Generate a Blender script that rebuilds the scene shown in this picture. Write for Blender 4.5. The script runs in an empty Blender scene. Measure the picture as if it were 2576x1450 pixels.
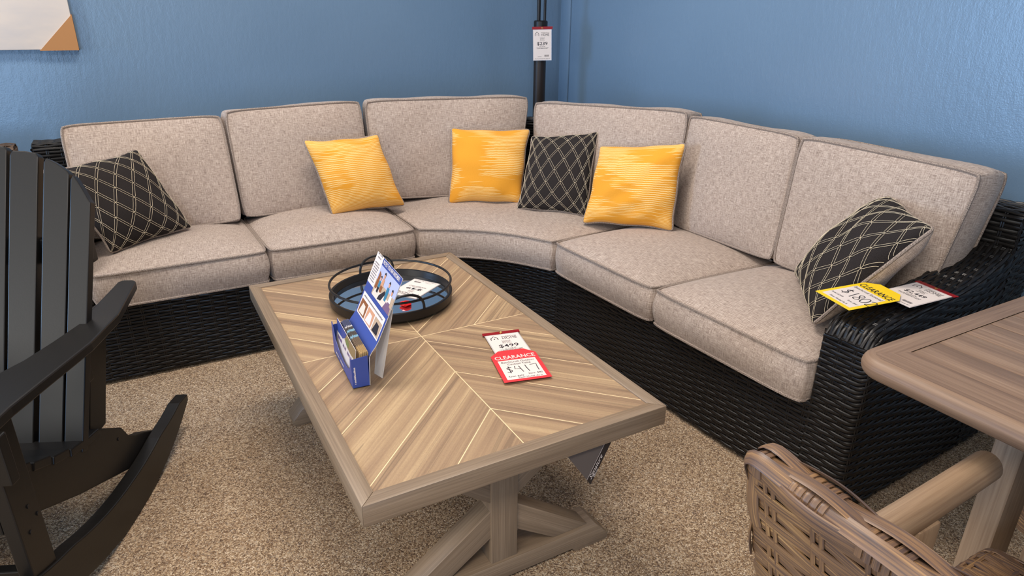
import bpy, bmesh, math, random
import numpy as np
from mathutils import Matrix, Vector
random.seed(7); RNG = np.random.default_rng(7)
SC = bpy.context.scene
COL = SC.collection
PI = math.pi

# ------------------------------------------------------------------ helpers
def S(r, g, b):
    f = lambda c: (c/12.92 if c <= 0.04045 else ((c+0.055)/1.055)**2.4)
    return (f(r/255), f(g/255), f(b/255), 1.0)

class MB:
    """collects verts / faces / uvs / material slots for one mesh"""
    def __init__(self):
        self.v, self.f, self.uv, self.m, self.n, self.mi = [], [], [], [], 0, 0
    def add(self, verts, faces, uvs=None):
        verts = np.asarray(verts, float).reshape(-1, 3)
        self.v.append(verts)
        for k, fc in enumerate(faces):
            self.f.append([i+self.n for i in fc]); self.m.append(self.mi)
        if uvs is None:
            uvs = verts[:, :2]
        self.uv.append(np.asarray(uvs, float).reshape(-1, 2))
        self.n += len(verts)
        return self
    def xf(self, M):
        M = np.array(M)
        self.v = [v @ M[:3, :3].T + M[:3, 3] for v in self.v]
        return self
    def join(self, o):
        for v in o.v: self.v.append(v)
        for u in o.uv: self.uv.append(u)
        self.f += [[i+self.n for i in fc] for fc in o.f]; self.m += o.m
        self.n += o.n
        return self
    def build(self, name, mats, parent=None, smooth=True, angle=40):
        me = bpy.data.meshes.new(name)
        V = np.concatenate(self.v) if self.v else np.zeros((0, 3))
        UV = np.concatenate(self.uv)
        me.from_pydata(V.tolist(), [], self.f)
        if not isinstance(mats, (list, tuple)): mats = [mats]
        for m in mats: me.materials.append(m)
        if len(mats) > 1: me.polygons.foreach_set('material_index', self.m)
        ul = me.uv_layers.new(name='UVMap')
        idx = np.zeros(len(me.loops), dtype=np.int32); me.loops.foreach_get('vertex_index', idx)
        ul.data.foreach_set('uv', UV[idx].ravel())
        if smooth:
            me.polygons.foreach_set('use_smooth', np.ones(len(me.polygons), bool))
            try: me.set_sharp_from_angle(angle=math.radians(angle))
            except Exception: pass
        me.update()
        o = bpy.data.objects.new(name, me); COL.objects.link(o)
        if parent is not None: o.parent = parent
        return o

def tag(o, label, cat, group=None):
    o['label'] = label; o['category'] = cat
    if group: o['group'] = group
    return o
def thing(name, label, cat, loc=(0, 0, 0), rz=0.0, group=None):
    o = bpy.data.objects.new(name, None); COL.objects.link(o)
    o.empty_display_size = .1
    o.location = loc; o.rotation_euler = (0, 0, rz)
    return tag(o, label, cat, group)
def struct(o): o['kind'] = 'structure'; return o

def box(mb, lo, hi, bev=0.0, uvaxis=None):
    """bevelled box; uv u runs along the longest axis"""
    lo = np.array(lo, float); hi = np.array(hi, float); d = hi-lo
    ax = int(np.argmax(d)) if uvaxis is None else uvaxis
    bm = bmesh.new(); bmesh.ops.create_cube(bm, size=1)
    for v in bm.verts: v.co = Vector(tuple((lo+hi)/2 + np.array(v.co)*d))
    if bev > 0:
        bmesh.ops.bevel(bm, geom=list(bm.edges)+list(bm.verts), offset=bev, segments=2, profile=.5, affect='EDGES')
    add_bm(mb, bm, ax); return mb
def add_bm(mb, bm, ax=0, off=None):
    """adds with per-face box mapping; grain (u) along axis ax"""
    off = (random.random()*5, random.random()*5) if off is None else off
    bm.normal_update()
    V, F, U = [], [], []
    o = [a for a in (0, 1, 2) if a != ax]
    for f in bm.faces:
        n = f.normal; a = [abs(n[0]), abs(n[1]), abs(n[2])]
        vax = o[1] if a[o[0]] >= a[o[1]] else o[0]
        b = len(V)
        for v in f.verts:
            V.append(tuple(v.co)); U.append((v.co[ax]+off[0], v.co[vax]+off[1]))
        F.append(list(range(b, b+len(f.verts))))
    # keep shared verts for smoothing: weld later through dict
    key = {}; V2, U2, F2 = [], [], []
    for fc in F:
        nf = []
        for i in fc:
            k = (round(V[i][0], 6), round(V[i][1], 6), round(V[i][2], 6), round(U[i][0], 5), round(U[i][1], 5))
            if k not in key: key[k] = len(V2); V2.append(V[i]); U2.append(U[i])
            nf.append(key[k])
        F2.append(nf)
    mb.add(V2, F2, U2); bm.free(); return mb
def prism(mb, poly, axis, lo, hi, bev=0.0, ax=0):
    """extrude a 2-D polygon; axis 0: poly=(y,z), 1: (x,z), 2: (x,y)"""
    def P(a, b, c):
        return {0: (c, a, b), 1: (a, c, b), 2: (a, b, c)}[axis]
    bm = bmesh.new()
    v0 = [bm.verts.new(P(a, b, lo)) for a, b in poly]
    v1 = [bm.verts.new(P(a, b, hi)) for a, b in poly]
    n = len(poly)
    bm.faces.new(v0[::-1]); bm.faces.new(v1)
    for i in range(n): bm.faces.new((v0[i], v0[(i+1) % n], v1[(i+1) % n], v1[i]))
    bmesh.ops.recalc_face_normals(bm, faces=bm.faces)
    if bev > 0:
        ed = [e for e in bm.edges if len(e.link_faces) == 2 and e.calc_face_angle(0) > .5]
        bmesh.ops.bevel(bm, geom=ed, offset=bev, segments=2, profile=.5, affect='EDGES', clamp_overlap=True)
    add_bm(mb, bm, ax); return mb
def tube(mb, pts, r, n=8, closed=False, caps=True, up=None, flat=1.0):
    """tube along a polyline; r scalar or per-point; flat scales the binormal direction"""
    P = np.asarray(pts, float); m = len(P)
    if closed: T = np.roll(P, -1, 0)-np.roll(P, 1, 0)
    else: T = np.gradient(P, axis=0)
    T /= np.linalg.norm(T, axis=1)[:, None]+1e-12
    if up is None:
        up = np.array([0, 0, 1.]) if abs(T[:, 2]).max() < .9 else np.array([.31, .95, .05])
    up = np.broadcast_to(np.asarray(up, float), P.shape)
    N = up-(up*T).sum(1)[:, None]*T; N /= np.linalg.norm(N, axis=1)[:, None]+1e-12
    B = np.cross(T, N)
    rr = np.broadcast_to(np.asarray(r, float), (m,))
    a = np.arange(n)/n*2*PI
    V = P[:, None]+rr[:, None, None]*(np.cos(a)[None, :, None]*N[:, None]+flat*np.sin(a)[None, :, None]*B[:, None])
    L = np.r_[0, np.cumsum(np.linalg.norm(np.diff(P, axis=0), axis=1))]
    UV = np.stack([np.repeat(L[:, None], n, 1)+random.random()*3, np.tile(a*float(np.mean(rr)), (m, 1))], -1)
    F = []
    for i in range(m if closed else m-1):
        j = (i+1) % m
        for k in range(n):
            l = (k+1) % n
            F.append((i*n+k, i*n+l, j*n+l, j*n+k))
    if caps and not closed:
        F.append(tuple(range(n))[::-1]); F.append(tuple((m-1)*n+k for k in range(n)))
    mb.add(V.reshape(-1, 3), F, UV.reshape(-1, 2)); return mb
def lathe(mb, prof, n=64, center=(0, 0, 0)):
    prof = np.array(prof, float); m = len(prof); a = np.arange(n)/n*2*PI
    V = np.stack([prof[:, None, 0]*np.cos(a), prof[:, None, 0]*np.sin(a), np.repeat(prof[:, 1:2], n, 1)], -1)+np.array(center)
    F = [(i*n+k, i*n+(k+1) % n, (i+1)*n+(k+1) % n, (i+1)*n+k) for i in range(m-1) for k in range(n)]
    mb.add(V.reshape(-1, 3), F); return mb
def frame(o, ex, ey, ez=None):
    ex = np.array(ex, float); ex /= np.linalg.norm(ex)
    ey = np.array(ey, float); ey = ey-ex*(ex@ey); ey /= np.linalg.norm(ey)
    M = np.eye(4); M[:3, 0] = ex; M[:3, 1] = ey; M[:3, 2] = np.cross(ex, ey); M[:3, 3] = o
    return M
def poly2d(mb, pts, z=0.0):
    mb.add([(x, y, z) for x, y in pts], [list(range(len(pts)))]); return mb
_TXT = {}
def text(mb, s, size, x=0, y=0, z=0.0, align='CENTER', bold=0.0, shear=0.0, sx=1.0, maxw=None):
    """flat lettering in the local XY plane"""
    cu = bpy.data.curves.new('t', 'FONT'); cu.body = s; cu.size = size; cu.align_x = align
    cu.offset = bold*size; cu.shear = shear; cu.resolution_u = 2
    o = bpy.data.objects.new('t', cu); COL.objects.link(o)
    dg = bpy.context.evaluated_depsgraph_get(); dg.update()
    me = bpy.data.meshes.new_from_object(o.evaluated_get(dg))
    V = np.array([v.co[:] for v in me.vertices]).reshape(-1, 3); F = [list(p.vertices) for p in me.polygons]
    bpy.data.objects.remove(o); bpy.data.curves.remove(cu); bpy.data.meshes.remove(me)
    if len(V) == 0: return mb
    if maxw:
        w = V[:, 0].max()-V[:, 0].min(); sx = maxw/w
    V[:, 0] *= sx
    mb.add(V+np.array([x, y, z]), F); return mb
def stroke(mb, strokes, w, z=0.0, M=(1, 0, 0, 0)):
    """hand-drawn strokes: list of polylines, each drawn as a thin flat ribbon"""
    s, ox, oy = M[0], M[2], M[3]
    for pl in strokes:
        P = np.array(pl, float)*s+np.array([ox, oy]); n = len(P)
        T = np.gradient(P, axis=0) if n > 1 else np.array([[1, 0.]])
        T /= np.linalg.norm(T, axis=1)[:, None]+1e-9
        N = np.c_[-T[:, 1], T[:, 0]]*w/2
        V = np.r_[P+N, P-N]
        mb.add(np.c_[V, np.full(len(V), z)], [(i, n+i, n+i+1, i+1) for i in range(n-1)])
    return mb

# ------------------------------------------------------------------ materials
class NT:
    def __init__(self, name):
        self.mat = bpy.data.materials.new(name); self.mat.use_nodes = True
        self.t = self.mat.node_tree; self.t.nodes.clear()
        self.out = self.t.nodes.new('ShaderNodeOutputMaterial')
        self.b = self.t.nodes.new('ShaderNodeBsdfPrincipled')
        self.t.links.new(self.b.outputs[0], self.out.inputs[0])
    def n(self, typ, **kw):
        nd = self.t.nodes.new('ShaderNode'+typ)
        for k, v in kw.items(): setattr(nd, k, v)
        return nd
    def l(self, a, b):
        self.t.links.new(a, b)
    def set(self, sock, v):
        if hasattr(v, 'is_linked') or isinstance(v, bpy.types.NodeSocket): self.l(v, sock)
        else: sock.default_value = v
    def math(self, op, a, b=0.0, c=None):
        nd = self.n('Math', operation=op); self.set(nd.inputs[0], a); self.set(nd.inputs[1], b)
        if c is not None: self.set(nd.inputs[2], c)
        return nd.outputs[0]
    def coord(self, which='UV', scale=(1, 1, 1), rot=(0, 0, 0), loc=(0, 0, 0)):
        tc = self.n('TexCoord'); mp = self.n('Mapping')
        mp.inputs['Scale'].default_value = scale; mp.inputs['Rotation'].default_value = rot; mp.inputs['Location'].default_value = loc
        self.l(tc.outputs[which], mp.inputs[0]); return mp.outputs[0]
    def noise(self, vec, scale=1.0, detail=3, rough=.5, dim='3D', w=None):
        nd = self.n('TexNoise', noise_dimensions=dim)
        if vec is not None: self.l(vec, nd.inputs['Vector'])
        nd.inputs['Scale'].default_value = scale; nd.inputs['Detail'].default_value = detail; nd.inputs['Roughness'].default_value = rough
        if w is not None: self.set(nd.inputs['W'], w)
        return nd.outputs['Fac']
    def ramp(self, fac, stops, interp='LINEAR'):
        nd = self.n('ValToRGB'); cr = nd.color_ramp; cr.interpolation = interp
        while len(cr.elements) < len(stops): cr.elements.new(.5)
        for e, (p, c) in zip(cr.elements, stops): e.position = p; e.color = c
        self.l(fac, nd.inputs[0]); return nd.outputs[0]
    def mix(self, fac, a, b, mode='MIX'):
        nd = self.n('Mix', data_type='RGBA', blend_type=mode)
        self.set(nd.inputs[0], fac); self.set(nd.inputs[6], a); self.set(nd.inputs[7], b); return nd.outputs[2]
    def bump(self, h, strength=.3, dist=.002):
        nd = self.n('Bump'); nd.inputs['Strength'].default_value = strength; nd.inputs['Distance'].default_value = dist
        self.l(h, nd.inputs['Height']); self.l(nd.outputs[0], self.b.inputs['Normal']); return nd
    def fin(self, color=None, rough=.5, metal=0.0, spec=.5, sheen=0.0):
        if color is not None: self.set(self.b.inputs['Base Color'], color)
        self.set(self.b.inputs['Roughness'], rough); self.b.inputs['Metallic'].default_value = metal
        self.b.inputs['Specular IOR Level'].default_value = spec
        if sheen: self.b.inputs['Sheen Weight'].default_value = sheen
        return self.mat

def m_plain(name, col, rough=.5, metal=0., spec=.5, bump=None):
    t = NT(name)
    if bump:
        t.bump(t.noise(t.coord('Object'), bump[0], 3), bump[1], bump[2])
    return t.fin(col, rough, metal, spec)

def m_fabric():
    t = NT('greige_linen')
    uv = t.coord('UV')
    def streak(sx, sy, sc):
        mp = t.n('Mapping'); mp.inputs['Scale'].default_value = (sx, sy, 1); t.l(uv, mp.inputs[0])
        return t.noise(mp.outputs[0], sc, 2, .6)
    a = streak(34, 520, 1.0); b = streak(520, 34, 1.0)
    c = streak(90, 1100, 1.0); d = streak(1100, 90, 1.0); big = streak(7, 7, 1.0)
    m1 = t.math('ADD', t.math('MULTIPLY', a, .5), t.math('MULTIPLY', b, .5))
    m2 = t.math('ADD', t.math('MULTIPLY', c, .5), t.math('MULTIPLY', d, .5))
    h = t.math('ADD', t.math('MULTIPLY', m1, .62), t.math('MULTIPLY', m2, .38))
    col = t.ramp(h, [(.35, S(98, 85, 79)), (.45, S(152, 136, 124)), (.53, S(184, 168, 155)), (.64, S(216, 202, 189))])
    col = t.mix(t.math('MULTIPLY', big, .12), col, S(150, 128, 122))
    t.bump(h, .5, .0015)
    return t.fin(col, .9, 0, .15, .15)
def m_piping():
    t = NT('linen_piping'); uv = t.coord('UV', (420, 300, 1), (0, 0, .7))
    h = t.noise(uv, 1, 2); t.bump(h, .6, .001)
    return t.fin(t.ramp(h, [(.35, S(104, 92, 86)), (.65, S(178, 163, 150))]), .9, 0, .15)
def m_yellow():
    t = NT('mustard_ikat')
    tc = t.n('TexCoord'); sp = t.n('SeparateXYZ'); t.l(tc.outputs['UV'], sp.inputs[0])
    u, v = sp.outputs[0], sp.outputs[1]
    wob = t.noise(t.coord('UV', (38, 10, 1)), 1, 2)
    vv = t.math('ADD', v, t.math('MULTIPLY', t.math('SUBTRACT', wob, .5), .006))
    r = t.math('MULTIPLY', vv, 135.0)
    row = t.math('FLOOR', r); fr = t.math('FRACT', r)
    line = t.math('COMPARE', fr, .5, .23)
    cb = t.n('CombineXYZ'); t.set(cb.inputs[0], t.math('MULTIPLY', u, 7.5)); t.set(cb.inputs[1], t.math('MULTIPLY', row, 3.17))
    rn = t.noise(cb.outputs[0], 1, 1)
    cb2 = t.n('CombineXYZ'); t.set(cb2.inputs[0], t.math('MULTIPLY', u, 4.2)); t.set(cb2.inputs[1], t.math('MULTIPLY', v, 8.5))
    lo = t.noise(cb2.outputs[0], 1, 1)
    k = t.math('ADD', t.math('MULTIPLY', rn, .45), t.math('MULTIPLY', lo, .9))
    on = t.math('MULTIPLY', line, t.math('SMOOTH_MIN', t.math('MULTIPLY', t.math('MAXIMUM', t.math('SUBTRACT', k, .592), 0.0), 14.0), 1.0, .2))
    fine = t.noise(t.coord('UV', (260, 500, 1)), 1, 2)
    on = t.math('MULTIPLY', on, t.math('MULTIPLY_ADD', fine, 1.0, .28))
    col = t.mix(on, t.mix(fine, S(218, 148, 40), S(234, 166, 56)), S(246, 214, 146))
    t.bump(fine, .3, .001)
    return t.fin(col, .85, 0, .2, .1)
def m_blackfab():
    t = NT('black_canvas'); h = t.noise(t.coord('UV', (700, 700, 1)), 1, 2)
    t.bump(h, .4, .001)
    return t.fin(t.ramp(h, [(.3, S(26, 23, 23)), (.7, S(52, 47, 46))]), .9, 0, .2)
def m_wicker(name, stops, rough, sc=(14, 120), spec=.5):
    t = NT(name); h = t.noise(t.coord('UV', (sc[0], sc[1], 1)), 1, 3, .6)
    h2 = t.noise(t.coord('Object', (9, 9, 9)), 1, 2)
    k = t.math('ADD', t.math('MULTIPLY', h, .75), t.math('MULTIPLY', h2, .25))
    t.bump(h, .25, .001)
    return t.fin(t.ramp(k, stops), rough, 0, spec)
def m_grain(name, stops, rough=.5, su=4, sv=130, bump=.12, spec=.45):
    t = NT(name); uv = t.coord('UV', (su, sv, 1))
    a = t.noise(uv, 1, 4, .6); b = t.noise(t.coord('UV', (su*.5, sv*.16, 1)), 1, 3, .6)
    k = t.math('ADD', t.math('MULTIPLY', a, .55), t.math('MULTIPLY', b, .45))
    t.bump(a, bump, .001)
    return t.fin(t.ramp(k, stops), rough, 0, spec)
def m_tile():
    """wood look porcelain laid as mitred chevrons, pale grout; from the top's own coordinates"""
    t = NT('wood_look_tile'); tc = t.n('TexCoord'); sp = t.n('SeparateXYZ'); t.l(tc.outputs['UV'], sp.inputs[0])
    x, y = sp.outputs[0], sp.outputs[1]
    ax, ay = t.math('ABSOLUTE', x), t.math('ABSOLUTE', y)
    p = t.math('SUBTRACT', ay, ax); q = t.math('ADD', ax, ay)
    r = t.math('DIVIDE', t.math('ADD', p, .166), .1975)
    idx = t.math('FLOOR', r); fr = t.math('FRACT', r)
    dg = t.math('MULTIPLY', t.math('MINIMUM', fr, t.math('SUBTRACT', 1.0, fr)), .1975*.707)
    g = t.math('MINIMUM', dg, t.math('MINIMUM', ax, ay))
    grout = t.math('LESS_THAN', g, .0012)
    seed = t.math('ADD', t.math('MULTIPLY', idx, 7.3), t.math('ADD', t.math('MULTIPLY', t.math('SIGN', x), 3.1), t.math('MULTIPLY', t.math('SIGN', y), 11.7)))
    def grain(a, b, det=4, ro=.6):
        c = t.n('CombineXYZ'); t.set(c.inputs[0], t.math('MULTIPLY', p, a)); t.set(c.inputs[1], t.math('MULTIPLY', q, b)); t.set(c.inputs[2], seed)
        return t.noise(c.outputs[0], 1, det, ro)
    g1 = grain(26, .42, 3, .55); g2 = grain(180, 3.2, 4); g3 = grain(420, 150, 2)
    k = t.math('ADD', t.math('MULTIPLY', g1, .62), t.math('ADD', t.math('MULTIPLY', g2, .24), t.math('MULTIPLY', g3, .14)))
    col = t.ramp(k, [(.32, S(116, 96, 74)), (.42, S(142, 116, 90)), (.48, S(154, 127, 98)), (.55, S(168, 141, 108)), (.66, S(194, 167, 128))])
    vein = t.math('LESS_THAN', t.math('ABSOLUTE', t.math('SUBTRACT', grain(13, .25, 2), .47)), .012)
    col = t.mix(t.math('MULTIPLY', vein, .36), col, S(92, 78, 62))
    sv = t.noise(None, 1, 0, dim='1D', w=t.math('MULTIPLY', seed, 1.37))
    col = t.mix(t.math('MULTIPLY', sv, .3), col, S(146, 116, 90))
    col = t.mix(grout, col, S(232, 204, 160))
    t.bump(t.math('SUBTRACT', k, t.math('MULTIPLY', grout, .6)), .2, .0015)
    return t.fin(col, .42, 0, .45)
def m_carpet():
    t = NT('loop_pile_carpet'); v = t.coord('Object', (1, 1, 1))
    vo = t.n('TexVoronoi', feature='F1'); wob = t.n('TexNoise'); wob.inputs['Scale'].default_value = 260; t.l(v, wob.inputs['Vector'])
    av = t.n('VectorMath', operation='MULTIPLY_ADD'); t.l(wob.outputs['Color'], av.inputs[0]); av.inputs[1].default_value = (.009, .009, .009); t.l(v, av.inputs[2])
    t.l(av.outputs[0], vo.inputs['Vector']); vo.inputs['Scale'].default_value = 330
    c = vo.outputs['Color']; sp = t.n('SeparateColor'); t.l(c, sp.inputs[0])
    big = t.noise(v, 9, 3)
    k = t.math('ADD', t.math('MULTIPLY', sp.outputs[0], .8), t.math('MULTIPLY', big, .2))
    col = t.ramp(k, [(0.08, S(86, 62, 44)), (.28, S(132, 103, 76)), (.45, S(165, 136, 103)), (.6, S(189, 160, 126)), (.75, S(210, 185, 152)), (.92, S(236, 217, 190))])
    grey = t.math('GREATER_THAN', sp.outputs[1], .86)
    col = t.mix(t.math('MULTIPLY', grey, .4), col, S(118, 110, 106))
    d = vo.outputs['Distance']
    t.bump(t.math('ADD', t.math('MULTIPLY', d, -1.0), t.math('MULTIPLY', t.noise(v, 420, 2), .25)), .8, .004)
    return t.fin(col, .95, 0, .1, .1)
def m_wall():
    t = NT('blue_wall_paint'); v = t.coord('Object')
    a = t.noise(t.coord('Object', (1, 1, .35)), 55, 4, .6); b = t.noise(v, 210, 2)
    c = t.noise(v, 1.3, 2)
    h = t.math('ADD', t.math('MULTIPLY', a, .7), t.math('MULTIPLY', b, .3))
    t.bump(h, .4, .004)
    return t.fin(t.ramp(c, [(.3, S(103, 130, 156)), (.7, S(109, 136, 162))]), .30, 0, .9)

M_FAB, M_PIPE, M_YEL, M_BLK = m_fabric(), m_piping(), m_yellow(), m_blackfab()
M_WB = m_wicker('black_resin_wicker', [(.3, S(12, 11, 11)), (.7, S(27, 24, 22))], .38, spec=.4)
M_WD = m_plain('dark_wicker_core', S(12, 11, 11), .8)
M_WBR = m_wicker('driftwood_resin_wicker', [(.30, S(66, 54, 54)), (.42, S(96, 76, 64)), (.52, S(124, 95, 69)), (.60, S(150, 117, 80)), (.70, S(196, 160, 108))], .42, (7, 300))
M_WBRD = m_plain('wicker_shadow_core', S(48, 36, 28), .8)
M_GREY = m_grain('brushed_taupe_frame', [(.3, S(110, 93, 76)), (.5, S(134, 115, 94)), (.7, S(158, 138, 115))], .4, 4, 300)
M_TEAK = m_grain('weathered_teak', [(.28, S(94, 72, 56)), (.45, S(124, 99, 79)), (.58, S(141, 115, 93)), (.75, S(160, 135, 112))], .48, 4, 170)
M_TEAKL = m_grain('light_teak', [(.28, S(116, 92, 70)), (.45, S(148, 122, 96)), (.6, S(166, 140, 112)), (.75, S(184, 158, 130))], .48, 4, 190)
M_POLY = m_plain('black_poly_lumber', S(19, 17, 15), .40, 0, .42, (260, .1, .001))
M_TILE, M_CARPET, M_WALL = m_tile(), m_carpet(), m_wall()
M_METAL = m_plain('matte_black_metal', S(30, 27, 26), .38, .3)
M_MIRROR = m_plain('tray_mirror', (.82, .86, .9, 1), .03, 1.0)
M_WHITE = m_plain('white_card', S(226, 215, 208), .55)
M_CARDBACK = m_plain('grey_card_stock', S(214, 208, 200), .6)
M_INK = m_plain('dark_ink', S(34, 32, 40), .6)
M_GRINK = m_plain('grey_ink', S(110, 104, 106), .6)
M_RED = m_plain('red_card', S(214, 48, 54), .5)
M_REDP = m_plain('red_plastic', S(140, 14, 24), .4, 0, .3)
M_REDT = m_plain('bright_red_plastic', S(214, 30, 30), .2)
M_YELC = m_plain('yellow_card', S(246, 208, 30), .5)
M_BLUE = m_plain('royal_blue_card', S(54, 74, 146), .45)
M_SLEEVE = m_plain('clear_plastic_sleeve', S(196, 188, 186), .15)
M_GOLD = m_plain('brass_eyelet', S(206, 164, 90), .3, .9)
M_CANVAS = None
M_KRAFT = m_plain('kraft_corner_guard', S(176, 124, 74), .7)
M_DKCARD = m_plain('charcoal_card', S(92, 84, 80), .5)
M_BLCARD = m_plain('black_card', S(36, 30, 30), .5)
M_THREAD = m_plain('cream_thread', S(206, 192, 166), .8)
M_CEIL = m_plain('white_ceiling', S(225, 222, 215), .9)

# ------------------------------------------------------------------ setting
XW, YW, HC = 2.43, 3.75, 2.9
def slab(name, lo, hi, m):
    mb = MB(); box(mb, lo, hi); return struct(mb.build(name, m, smooth=False))
slab('floor', (-5, -4, -.05), (XW+.1, YW+.1, 0), M_CARPET)
slab('wall_back', (-5, YW, 0), (XW+.1, YW+.1, HC), M_WALL)
slab('wall_right', (XW, -4, 0), (XW+.1, YW, HC), M_WALL)
slab('ceiling', (-5, -4, HC), (XW+.1, YW+.1, HC+.05), M_CEIL)
mb = MB(); box(mb, (XW-.012, YW-.115, 0), (XW, YW-.02, HC), .004)
struct(mb.build('trim_1', M_WALL))

# ------------------------------------------------------------------ camera
f_px = 1690.0
pitch, roll, yaw = 0.388957, -0.0103, math.radians(29.3)
cam = bpy.data.cameras.new('camera'); co = bpy.data.objects.new('camera', cam); COL.objects.link(co)
cam.sensor_fit = 'HORIZONTAL'; cam.sensor_width = 36; cam.lens = f_px/2576*36; cam.clip_start = .02
#CAMROT
fw = Vector((math.sin(yaw)*math.cos(pitch), math.cos(yaw)*math.cos(pitch), -math.sin(pitch)))
rt0 = Vector((math.cos(yaw), -math.sin(yaw), 0)); up0 = rt0.cross(fw)
# image roll: camera x axis = cos*right + sin*down
rt = rt0*math.cos(roll)-up0*math.sin(roll); up = up0*math.cos(roll)+rt0*math.sin(roll)
co.matrix_world = Matrix(((rt.x, up.x, -fw.x, 0), (rt.y, up.y, -fw.y, 0), (rt.z, up.z, -fw.z, 1.3131), (0, 0, 0, 1)))
SC.camera = co

# ------------------------------------------------------------------ cushions
def smoothnoise(seed, amp, freq):
    r = np.random.default_rng(seed); k = r.normal(0, freq, (6, 2)); ph = r.uniform(0, 6.3, 6); a = r.normal(0, 1, 6)
    return lambda x, y: amp*sum(a[i]*np.sin(k[i, 0]*x+k[i, 1]*y+ph[i]) for i in range(6))/2.4
def cushion(name, label, group, quad, h, M, crown=.03, bulge=.012, seed=0, sag=0.0, bcrown=None, pipe=True, rc=.035, round_p=10):
    """box cushion over a Coons patch. quad: bottom/right/top/left curves as functions t->(x,y) in local XY; z is thickness"""
    cB, cR, cT, cL = quad
    N = 44
    e = np.linspace(-1, 1, N+1); e = np.sign(e)*(1-(1-np.abs(e))**1.5); s = (e+1)/2
    U, V = np.meshgrid(s, s, indexing='ij')
    # soften corners by pulling params inward
    eu, ev = 2*U-1, 2*V-1
    U2 = (eu*(1-rc*np.abs(ev)**round_p)+1)/2; V2 = (ev*(1-rc*np.abs(eu)**round_p)+1)/2
    def coons(u, v):
        B, T, L, R = cB(u), cT(u), cL(v), cR(v)
        P00, P10, P01, P11 = cB(np.zeros(1))[0], cB(np.ones(1))[0], cT(np.zeros(1))[0], cT(np.ones(1))[0]
        u, v = u[..., None], v[..., None]
        return ((1-v)*B+v*T+(1-u)*L+u*R-((1-u)*(1-v)*P00+u*(1-v)*P10+(1-u)*v*P01+u*v*P11))
    shp = U.shape
    XY = coons(U2.ravel(), V2.ravel()).reshape(shp+(2,))
    prof = lambda a: 1-np.abs(a)**3.2
    fz = (prof(eu)*prof(ev))**.8
    nz = smoothnoise(seed, .006, 9)
    top = np.dstack([XY, h/2+fz*(crown+nz(XY[..., 0], XY[..., 1])) - sag*fz*(1-ev)/2])
    bc = crown*.5 if bcrown is None else bcrown
    bot = np.dstack([XY, -h/2-fz*bc])
    n = N+1; mb = MB()
    ids = np.arange(n*n).reshape(n, n)
    F = [(ids[i, j], ids[i+1, j], ids[i+1, j+1], ids[i, j+1]) for i in range(N) for j in range(N)]
    uvo = np.array([seed*1.37, seed*.71])
    mb.add(top.reshape(-1, 3), F, XY.reshape(-1, 2)+uvo)
    mb.add(bot.reshape(-1, 3), [f[::-1] for f in F], XY.reshape(-1, 2)+uvo)
    bd = [(i, 0) for i in range(N)]+[(N, j) for j in range(N)]+[(N-i, N) for i in range(N)]+[(0, N-j) for j in range(N)]
    b = np.array([XY[i, j] for i, j in bd]); m = len(b)
    T = np.roll(b, -1, 0)-np.roll(b, 1, 0); T /= np.linalg.norm(T, axis=1)[:, None]
    Nn = np.c_[T[:, 1], -T[:, 0]]
    per = np.r_[0, np.cumsum(np.linalg.norm(np.diff(np.r_[b, b[:1]], axis=0), axis=1))]
    K = 6; rows, uv = [], []
    bn = smoothnoise(seed+50, .35, 14)
    for k in range(K+1):
        w = k/K; z = h/2-w*h; off = (bulge*(1+bn(per[:m], 0*per[:m])))*math.sin(PI*w)
        rows.append(np.c_[b+Nn*np.broadcast_to(off, (m,))[:, None], np.full(m, z)]); uv.append(np.c_[per[:m], np.full(m, z)])
    # duplicate the seam column
    R = np.array(rows); R = np.concatenate([R, R[:, :1]], 1); UVs = np.array(uv); c0 = UVs[:, :1].copy(); c0[..., 0] = per[-1]; UVs = np.concatenate([UVs, c0], 1)
    idx = np.arange((K+1)*(m+1)).reshape(K+1, m+1)
    mb.add(R.reshape(-1, 3), [(idx[k, i], idx[k+1, i], idx[k+1, i+1], idx[k, i+1]) for k in range(K) for i in range(m)], UVs.reshape(-1, 2)+uvo)
    mb.xf(M)
    o = mb.build(name, M_FAB, angle=180)
    tag(o, label, 'cushion', group)
    if pipe:
        for z, bb in ((h/2+.001, b), (-h/2-.001, b)):
            pb = MB(); ring = np.c_[bb+Nn*.002, np.full(m, z)]
            tube(pb, ring[::2], .0048, 6, closed=True); pb.xf(M)
            pb.build('piping', M_PIPE, o)
    return o
def rectq(w, d, jit=0.0):
    x0, x1, y0, y1 = -w/2, w/2, -d/2, d/2
    return (lambda t: np.c_[x0+(x1-x0)*t, np.full_like(t, y0)-0*t], lambda t: np.c_[np.full_like(t, x1), y0+(y1-y0)*t],
            lambda t: np.c_[x0+(x1-x0)*t, np.full_like(t, y1)], lambda t: np.c_[np.full_like(t, x0), y0+(y1-y0)*t])
def quadq(p00, p10, p11, p01):
    p00, p10, p11, p01 = map(lambda p: np.array(p, float), (p00, p10, p11, p01))
    ln = lambda a, b: (lambda t: a+(b-a)*np.asarray(t)[:, None])
    return (ln(p00, p10), ln(p10, p11), ln(p01, p11), ln(p00, p01))

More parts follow.
